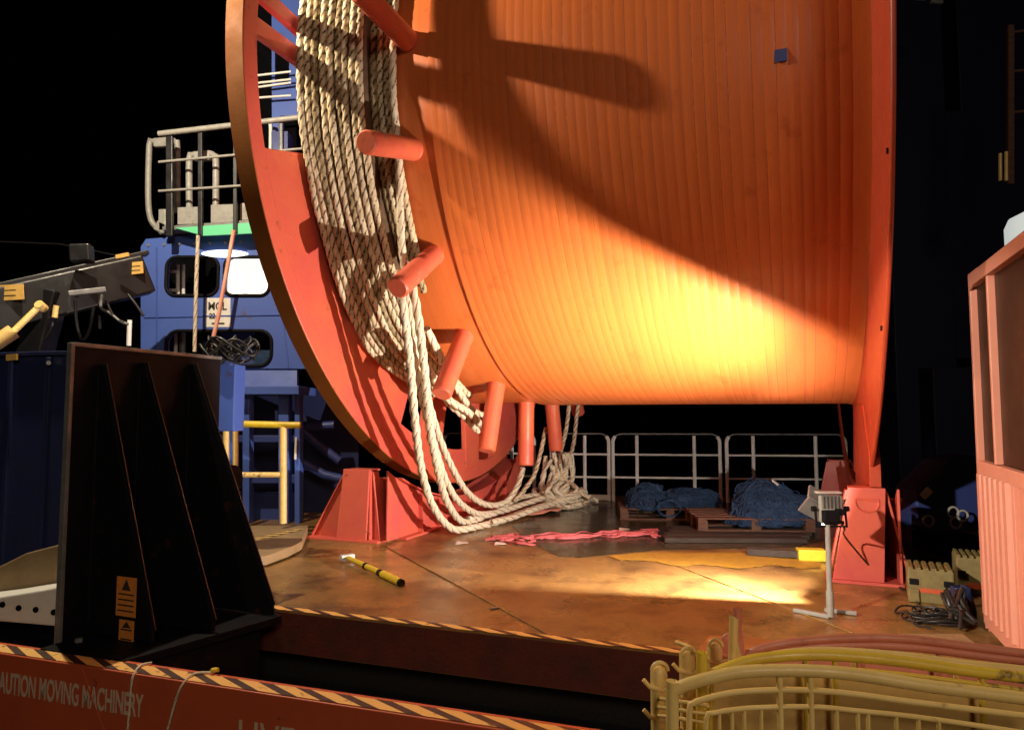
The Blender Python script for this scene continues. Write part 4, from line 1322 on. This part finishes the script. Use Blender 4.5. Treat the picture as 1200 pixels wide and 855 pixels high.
goal(175, 208, 165, 250, DH + .15, .045, True)
goal(222, 253, 181, 250, DH - .12, .05)
dhp.append(MB().bar(P(192, 246, DH - .1), P(192, 272, DH - .1), .12, .12, (0, 1, 0)).build("vent_base", M["galv_mid"], bevel=.02))
dhp.append(MB().bar(P(184, 264, DH - .1), P(196, 270, DH - .1), .12, .16).build("vent_foot", M["galv_mid"], bevel=.02))
# upper block seen through the flange's opening
outer = [hx(296, 182), hx(420, 182), hx(420, -80), hx(296, -80)]
dhp.append(holed_plate("upper_wall", outer, [[hx(306, 176), hx(336, 176), hx(338, 108), hx(306, 108)], [hx(300, 66), hx(318, 66), hx(318, 18), hx(300, 18)]], .06, M["blue"], (org + Vector((0, .9, 0)), Vector((1, 0, 0)), Vector((0, 0, 1)))))
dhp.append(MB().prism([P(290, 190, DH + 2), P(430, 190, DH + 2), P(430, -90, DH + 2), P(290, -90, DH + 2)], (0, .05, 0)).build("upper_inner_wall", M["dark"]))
for ya, yb in ((89, 84), (98, 93), (103, 97), (115, 112)):
    dhp.append(MB().tube([P(297, ya, DH + .7), P(341, yb, DH + .7)], .018, 8).build("pipe", M["white"], smooth=40))
dhp.append(MB().tube(smooth_path([P(306, 142, DH + .6), P(314, 142, DH + .6), P(317, 147, DH + .6), P(317, 180, DH + .6)], .05), .03, 8).build("handrail", M["white"], smooth=50))
dhp.append(MB().prism([P(318, 154, DH + .55), P(337, 154, DH + .55), P(337, 176, DH + .55), P(318, 176, DH + .55)], (0, .3, 0)).build("upper_box", M["dim_blue"]))
adopt(dh, *dhp)
# lines down the deckhouse front
for pts, r_, lab in (([(232, 276), (230, 330), (228, 412)], .028, "straight pale line hanging down the deckhouse left of the sign"),
                     ([(274, 270), (266, 315), (256, 370), (246, 412)], .03, "slanting orange and white line crossing the deckhouse sign")):
    o = MB().tube([P(x, y, DH - .42) for x, y in pts], r_, 8, rope=.2, pitch=.3).build("tag_line", M["rope_clean"] if r_ < .029 else M["scarf"], smooth=60)
    tag(o, lab, "line", "lines hanging in front of the deckhouse")
cc = MB()
rnd = random.Random(11)
for i in range(9):
    c = P(268 + rnd.uniform(-14, 14), 418, 7.6)
    rr = rnd.uniform(.12, .28)
    q = [c + Vector((cos(t) * rr, sin(t) * rr * .5, .02 + .1 * sin(t * 2 + i) + rnd.uniform(0, .02) + i * .012)) for t in [2 * pi * k / 24 for k in range(24)]]
    cc.tube(q, .014, 7, closed=True)
cb = cc.build("cable_coil", M["cable"], smooth=60)
tag(cb, "loose coil of black cables behind the bulkhead's top edge", "cable")
cs = MB().box(P(262, 466, 7.75), (.36, .3, .74)).build("cable_cabinet", M["blue"], bevel=.01)
tag(cs, "small blue cabinet carrying the black cable coil behind the bulkhead", "cabinet")

# ------------------------------------------------------------------ right hand cage
C0 = Vector((3.63, 5.385, 0))
cdir = -UX
cg = thing("wire_cage", C0, "salmon painted steel cage with brown upper panels and ribbed lower panel at the right edge", "cage")
cn = Vector((-AX.x, -AX.y, 0))                                   # outward face normal, towards the reel
gp_ = []
H1, H2, LN = 1.24, 2.72, 3.2
up = Vector((0, 0, 1))
gp_.append(MB().bar(C0 + up * .02, C0 + up * H2, .05, .05, cdir).build("corner_post", M["cage"], bevel=.004))
gp_.append(MB().bar(C0 + cdir * .025 + up * (H2 - .035), C0 + cdir * LN + up * (H2 - .035), .07, .10).build("top_beam", M["cage"], bevel=.005))
gp_.append(MB().bar(C0 + cdir * .025 + up * H1 , C0 + cdir * LN + up * (H1 - .03), .06, .10).build("mid_beam", M["cage"], bevel=.005))
gp_.append(MB().bar(C0 + cdir * .025 + up * .10, C0 + cdir * LN + up * .10, .06, .10).build("bottom_beam", M["cage"], bevel=.005))
for t in (.52, 1.55, 2.6):
    gp_.append(MB().bar(C0 + cdir * t + up * (H1 + .05), C0 + cdir * t + up * (H2 - .085), .05, .04, cdir).build("upper_post", M["cage"], bevel=.004))
for t0, t1 in ((.03, .49), (.55, 1.52), (1.58, 2.57)):
    gp_.append(MB().prism([C0 + cdir * t0 + up * (H1 + .05) - cn * .02, C0 + cdir * t1 + up * (H1 + .05) - cn * .02, C0 + cdir * t1 + up * (H2 - .085) - cn * .02, C0 + cdir * t0 + up * (H2 - .085) - cn * .02], -cn * .01).build("upper_panel", M["cage_panel"]))
rib = []
n = 6 * 6
for i in range(n + 1):
    t = .03 + i * .84 / n
    ph = (i % 6) / 6.0
    off = .0 if ph < .2 else .06
    rib.append((t, off))
m = MB()
vs = []
for t, off in rib:
    vs += [C0 + cdir * t + cn * (off - .01) + up * .15, C0 + cdir * t + cn * (off - .01) + up * (H1 - .05)]
m.add(vs, [(2 * i, 2 * i + 2, 2 * i + 3, 2 * i + 1) for i in range(n)])
gp_.append(m.build("ribbed_panel", M["cage"]))
gp_.append(MB().bar(C0 + cdir * .91 + up * .15, C0 + cdir * .91 + up * (H1 - .05), .05, .06, cdir).build("lower_post", M["cage"], bevel=.004))
gp_.append(MB().prism([C0 + cdir * .94 + up * .15, C0 + cdir * LN + up * .15, C0 + cdir * LN + up * (H1 - .05), C0 + cdir * .94 + up * (H1 - .05)], -cn * .01).build("door_panel", M["cage"]))
gp_.append(MB().prism([C0 + cdir * 1.02 + cn * .006 + up * .16, C0 + cdir * 1.6 + cn * .006 + up * .16, C0 + cdir * 1.6 + cn * .006 + up * .62, C0 + cdir * 1.02 + cn * .006 + up * .75], -cn * .012).build("perforated_strip", M["cage_orange"]))
for k in range(5):
    cc_ = C0 + cdir * 1.06 + cn * .008 + up * (.24 + k * .10)
    gp_.append(MB().tube([cc_ - cn * .006, cc_ + cn * .003], .013, 10).build("hole", M["dark"]))
gp_.append(MB().prism([C0 + cdir * 1.18 + cn * .012 + up * .86, C0 + cdir * 1.6 + cn * .012 + up * .86, C0 + cdir * 1.6 + cn * .012 + up * 1.08, C0 + cdir * 1.18 + cn * .012 + up * 1.08], -cn * .02).build("hatch", M["cage"], bevel=.02))
gp_.append(MB().prism([C0 + up * H2 - up * .12 + cn * .03, C0 + up * H2 + cn * .03 + up * .02, C0 + cdir * .30 + up * H2 + cn * .03 + up * .02, C0 + cdir * .3 + up * (H2 - .05) + cn * .03], -cn * .01).build("corner_gusset", M["cage"]))
gp_.append(MB().prism([C0 + up * .0, C0 + AX * .06, C0 + AX * .06 + up * H2, C0 + up * H2], UX * .02).build("end_frame", M["cage"]))
gp_.append(MB().prism([C0 + AX * .07, C0 + AX * 2.0, C0 + AX * 2.0 + up * H2, C0 + AX * .07 + up * H2], UX * .02).build("end_wall", M["cage_panel"]))
adopt(cg, *gp_)
wt = thing("canister_housing", P(1200, 290, 4.2), "white round-topped canister with added glow behind the cage's top edge", "canister")
cpt = P(1217, 300, 5.0)
o1 = MB().tube([(cpt.x, cpt.y, 2.7), (cpt.x, cpt.y, 3.02), (cpt.x, cpt.y, 3.09), (cpt.x, cpt.y, 3.13)], [.2, .2, .17, .09], 24).build("canister_body", M["canister"], smooth=40)  # plain canister, its brightness comes from the added glow
o2 = MB().tube([(cpt.x - .12, cpt.y - .17, 2.7), (cpt.x - .12, cpt.y - .17, 3.03)], .016, 8).build("canister_strap", M["galv_dark"], smooth=40)
adopt(wt, o1, o2)

# battery boxes and cable heap beside the cage
def crate(c, sx, sy, sz, rz, label):
    root = thing("yellow_box", c, label, "box", "yellow boxes beside the cage", rz=rz)
    MB().box((0, 0, sz * .46), (sx, sy, sz * .92)).build("box_body", M["box_yellow"], root, bevel=.012)
    for k in range(6):
        MB().box((-sx * .42 + k * sx * .168, 0, sz * .94), (sx * .10, sy * .98, sz * .06)).build("lid_rib", M["box_yellow"], root, bevel=.004)
    for e in (-1, 1):
        MB().box((e * sx * .37, -sy * .5, sz * .58), (sx * .2, .03, sz * .16)).build("latch", M["black"], root, bevel=.004)
        MB().box((e * sx * .37, -sy * .5, sz * .20), (sx * .22, .05, sz * .36)).build("corner_foot", M["box_yellow"], root, bevel=.006)
    MB().box((0, -sy * .5, sz * .36), (sx * .5, .016, sz * .12)).build("front_band", M["beam"], root)
crate(G(1101, 709) + Vector((.04, .2, 0)), .35, .36, .31, R(-27), "yellow ribbed box on the deck between the right cradle and the cage")
crate(P(1142, 702, 6.55) * 1.0 + Vector((0, 0, 0)), .3, .36, .44, R(-27), "second yellow box half hidden behind the cage's corner post")
ch = MB()
rnd = random.Random(21)
for i in range(20):
    c = G(rnd.uniform(1074, 1120), rnd.uniform(718, 731), .015)
    q = []
    a = rnd.uniform(0, 6)
    rr = rnd.uniform(.05, .16)
    for k in range(7):
        t = a + k * .8
        q.append(c + Vector((cos(t) * rr * 1.4, sin(t) * rr, rnd.uniform(0, .05))))
    ch.tube(smooth_path(q, .03), .008, 6)
for i in range(10):
    c = G(rnd.uniform(1122, 1132), rnd.uniform(722, 738), .03)
    ch.tube(smooth_path([c, c + Vector((rnd.uniform(-.08, .08), .05, .12)), c + Vector((rnd.uniform(-.1, .1), .1, rnd.uniform(.1, .25))), c + Vector((rnd.uniform(-.1, .1), -.03, .05))], .03), .016, 6)
o = ch.build("cable_heap", M["cable"], smooth=60)
tag(o, "tangled heap of black cables on the deck before the yellow box", "cables")
bg_ = MB()
bmx = bmesh.new(); bmx.free()
c = P(1127, 722, 5.75)
ring_ = []
for k in range(12):
    for j in range(5):
        t, f = 2 * pi * k / 12, j / 4
        rr = .10 * (1 - .35 * f) * (1 + .16 * sin(k * 2.3 + j))
        ring_.append(Vector((c.x + .0 + rr * cos(t), c.y + rr * sin(t), .0 + .24 * f)))
bg_.add(ring_, [(k * 5 + j, ((k + 1) % 12) * 5 + j, ((k + 1) % 12) * 5 + j + 1, k * 5 + j + 1) for k in range(12) for j in range(4)])
tag(bg_.build("tool_bag", M["navy"], smooth=60), "small dark navy bag slumped against the cage foot", "bag")
cl = MB().add([G(1040, 742, .01), G(1128, 742, .014), G(1150, 758, .02), G(1045, 760, .012)], [(0, 1, 2, 3)]).build("plywood_sheet", M["tan"])
cl.modifiers.new("s", 'SOLIDIFY').thickness = .015
tag(cl, "flat pale plywood sheet on the deck behind the barriers", "sheet")

# blue motor and dim structure behind on the right
mo = thing("blue_winch_motor", P(1110, 620, 8.4), "dark blue tilted winch housing with pale fittings in the shadow right of the reel", "winch")
mp_ = []
hp_ = [P(x, y, 8.15) for x, y in ((1073, 592), (1075, 576), (1112, 541), (1140, 533), (1150, 540), (1150, 622), (1092, 628), (1078, 618))]
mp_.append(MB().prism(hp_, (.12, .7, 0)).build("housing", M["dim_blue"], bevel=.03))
mp_.append(MB().bar(P(1081, 582, 8.0), P(1090, 573, 8.0), .03, .08).build("nameplate", M["white"], bevel=.004))
for x, y in ((1088, 610), (1117, 600), (1120, 612), (1128, 604)):
    q = [P(x, y, 7.98) + Vector((cos(t) * .06, 0, sin(t) * .06)) for t in [2 * pi * k / 16 for k in range(16)]]
    mp_.append(MB().tube(q, .014, 6, closed=True).build("fitting_ring", M["galv"], smooth=60))
mp_.append(MB().bar(P(1085, 650, 8.5), P(1140, 650, 8.5), .6, .5).build("motor_bed", M["black"], bevel=.02))
adopt(mo, *mp_)
rt = thing("dark_tower", P(1110, 600, 11.5), "unlit navy machinery tower rising in the dark right of the reel", "tower")
tw_ = []
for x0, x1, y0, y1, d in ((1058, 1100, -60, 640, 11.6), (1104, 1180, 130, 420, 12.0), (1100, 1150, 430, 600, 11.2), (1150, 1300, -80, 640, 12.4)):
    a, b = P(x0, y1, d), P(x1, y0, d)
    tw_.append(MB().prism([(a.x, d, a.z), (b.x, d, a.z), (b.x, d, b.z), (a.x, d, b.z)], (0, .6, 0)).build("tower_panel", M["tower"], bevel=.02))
for x, y0, y1 in ((1172, 180, 212), (1179, 178, 212)):
    tw_.append(MB().tube([P(x, y0, 9), P(x, y1, 9)], .022, 8).build("tube", M["cream"], smooth=40))
for y in (38, 84, 132):
    tw_.append(MB().tube([P(1186, y, 9), P(1240, y - 6, 9)], .02, 8).build("ladder_rung", M["wood"], smooth=40))
for x in (1184, 1240):
    tw_.append(MB().bar(P(x, 30, 9), P(x, 216, 9), .08, .05, (0, 1, 0)).build("ladder_rail", M["wood"], bevel=.008))
for x, y in ((1070, -2), (1090, 2)):
    tw_.append(MB().tube([P(x, y, 10), P(x + 14, y + 1, 10)], .03, 8).build("cross_tube", M["galv_dark"], smooth=40))
adopt(rt, *tw_)

# ------------------------------------------------------------------ stacked barriers in the near right corner
tag(MB().prism([(-.4, .9, 0), (3.2, .6, 0), (3.2, 2.35, 0), (.1, 3.0, 0)], (0, 0, -.1)).build("near_platform", M["deck"]), kind="structure")


def bpath(pts, d0, d1):
    return smooth_path([P(x, y, d0 + (d1 - d0) * (x - 760) / 440) for x, y in pts], .02)


def barrier(label, d0, d1, tubes, bars, mt, lower=None, sheet=None, sheet_m=None):
    c = P(980, 800, (d0 + d1) / 2)
    root = thing("crowd_barrier", (c.x, c.y, 0), label, "barrier", "crowd barriers stacked in the near corner")
    ob = []
    for nm, pts, r_ in tubes:
        ob.append(MB().tube(bpath(pts, d0, d1), r_, 12).build(nm, mt, smooth=50))
    for x, y0, r_ in bars:
        d = d0 + (d1 - d0) * (x - 760) / 440
        a = P(x, y0, d)
        ob.append(MB().tube([a, (a.x, a.y, .12)], r_, 8).build("upright_bar", mt, smooth=50))
    if sheet:
        q = [P(x, y, d0 + .03 + (d1 - d0) * (x - 760) / 440) for x, y in sheet]
        lo = [Vector((v.x, v.y, .15)) for v in q]
        n_ = len(q)
        s_ = MB().add(q + lo, [(i, i + 1, n_ + i + 1, n_ + i) for i in range(n_ - 1)]).build("infill_sheet", sheet_m, smooth=60)
        s_.modifiers.new("s", 'SOLIDIFY').thickness = .004
        ob.append(s_)
    adopt(root, *ob)
    return root


yb = 2100
barrier("nearest cream crowd barrier of the stack, its rails bowed", 1.42, 1.36,
        [("top_rail", [(788, 2000), (788, 900), (788, 818), (793, 808), (806, 801), (860, 788), (910, 785), (960, 786), (1010, 791), (1085, 803), (1140, 810), (1200, 818), (1290, 832)], .0125),
         ("inner_rail", [(808, 900), (808, 832), (812, 824), (824, 819), (860, 811), (910, 808), (960, 809), (1010, 814), (1060, 821), (1150, 832), (1230, 842)], .006),
         ("lower_rail", [(828, 900), (828, 842), (836, 835), (870, 830), (910, 828), (960, 828), (1000, 832), (1060, 838), (1120, 846), (1200, 858)], .005)],
        [(843, 836, .0035), (858, 834, .0035), (872, 832, .004), (892, 831, .0035), (913, 786, .0065), (949, 786, .0065), (980, 832, .0045), (1005, 834, .004), (1017, 835, .004), (1050, 839, .004), (1076, 841, .004), (1100, 845, .004)],
        M["cream"])
barrier("yellow crowd barrier directly behind the nearest cream one", 1.56, 1.50,
        [("top_rail", [(822, 2000), (822, 860), (824, 800), (832, 791), (872, 775), (910, 769), (950, 767), (1000, 769), (1060, 775), (1130, 785), (1200, 794), (1290, 806)], .012),
         ("inner_rail", [(832, 900), (834, 806), (842, 797), (872, 784), (910, 780), (960, 781), (1060, 790), (1200, 808)], .005)],
        [(944, 770, .007), (978, 770, .006), (1150, 790, .006)], M["barrier_yellow"],
        sheet=[(826, 806), (872, 786), (910, 780), (960, 779), (1060, 788), (1200, 806), (1290, 818)], sheet_m=M["barrier_sheet"])
barrier("pale cream crowd barrier third in the stack between yellow and red ones", 1.66, 1.60,
        [("top_rail", [(858, 2000), (858, 800), (866, 780), (900, 769), (950, 763), (1000, 764), (1060, 769), (1130, 778), (1200, 785), (1290, 797)], .0105)],
        [(1000, 768, .006), (1120, 780, .006)], M["cream"])
barrier("red crowd barrier with two bowed rails farthest back in the stack", 1.84, 1.78,
        [("top_rail", [(862, 2000), (863, 800), (868, 772), (890, 760), (930, 752), (980, 748), (1040, 747), (1090, 751), (1150, 759), (1200, 765), (1290, 776)], .011),
         ("inner_rail", [(874, 800), (878, 775), (895, 768), (930, 760), (980, 756), (1040, 756), (1090, 760), (1150, 768), (1200, 774), (1290, 786)], .011)],
        [(1010, 758, .006), (1100, 764, .006)], M["barrier_pink"],
        sheet=[(872, 786), (895, 776), (930, 768), (980, 764), (1040, 764), (1090, 768), (1150, 776), (1290, 794)], sheet_m=M["barrier_pink"])
# end posts with hooks at the stack's left side
for (x, yt, d, m_, lab) in ((772, 777, 1.72, M["cream"], "leftmost cream barrier end post with small hook lugs"),
                            (805, 760, 1.86, M["cream"], "middle cream barrier end post with a bent wire tie"),
                            (837, 750, 1.98, M["cream"], "cream barrier end post just left of the dark red one"),
                            (853, 744, 2.04, M["barrier_pink"], "dark red barrier end post with a pinned hook")):
    a = P(x, yt, d)
    root = thing("barrier_end_post", (a.x, a.y, 0), lab, "post", "barrier end posts at the stack's left side")
    r_ = .021
    pts = [Vector((a.x, a.y, 0)), a - Vector((0, 0, .03)), a - Vector((0, 0, .016)), a - Vector((0, 0, .006)), a]
    ob = [MB().tube(pts, [r_, r_, r_ * .93, r_ * .7, r_ * .2], 16).build("post_tube", m_, smooth=50)]
    for zz in (.05, .12, .2):
        c = a - Vector((0, .0, zz))
        ob.append(MB().tube([c + Vector((-r_ * 1.9, -.01, .016)), c + Vector((-r_ * 1.2, -.012, 0)), c + Vector((r_ * .2, -.022, -.004)), c + Vector((r_ * 1.6, -.01, 0))], .0055, 7).build("hook_lug", m_, smooth=50))
    ob.append(MB().tube([a + Vector((r_ * .9 * cos(t), -.012, -.012 + r_ * .9 * sin(t))) for t in [pi * k / 10 for k in range(11)]], .005, 7).build("cap_ring", m_, smooth=50))
    adopt(root, *ob)
ties = MB()
for y in (836, 846, 826):
    ties.tube([P(772, y - 8, 1.7), P(800, y - 4, 1.5), P(830, y, 1.45)], .0045, 7)
tag(ties.build("wire_tie", M["cream"], smooth=50), "thin wires tying the leftmost post to the nearest barrier", "wire")
wl = MB().tube(smooth_path([P(793, 752, 2.0), P(806, 757, 1.9), P(814, 763, 1.84), P(808, 766, 1.86)], .01), .006, 7).build("bent_wire", M["cream"], smooth=50)
tag(wl, "short bent wire sticking up from the middle end post", "wire")
pa = thing("steel_sheet", P(860, 760, 2.25), "flat orange steel sheet lying behind the end posts", "sheet")
q = [P(812, 768, 2.2), P(832, 744, 2.5), P(876, 746, 2.5), P(930, 752, 2.45), P(880, 775, 2.2)]
o1 = MB().prism(q, (0, .01, -.012)).build("panel_sheet", M["cage_orange"])
adopt(pa, o1)
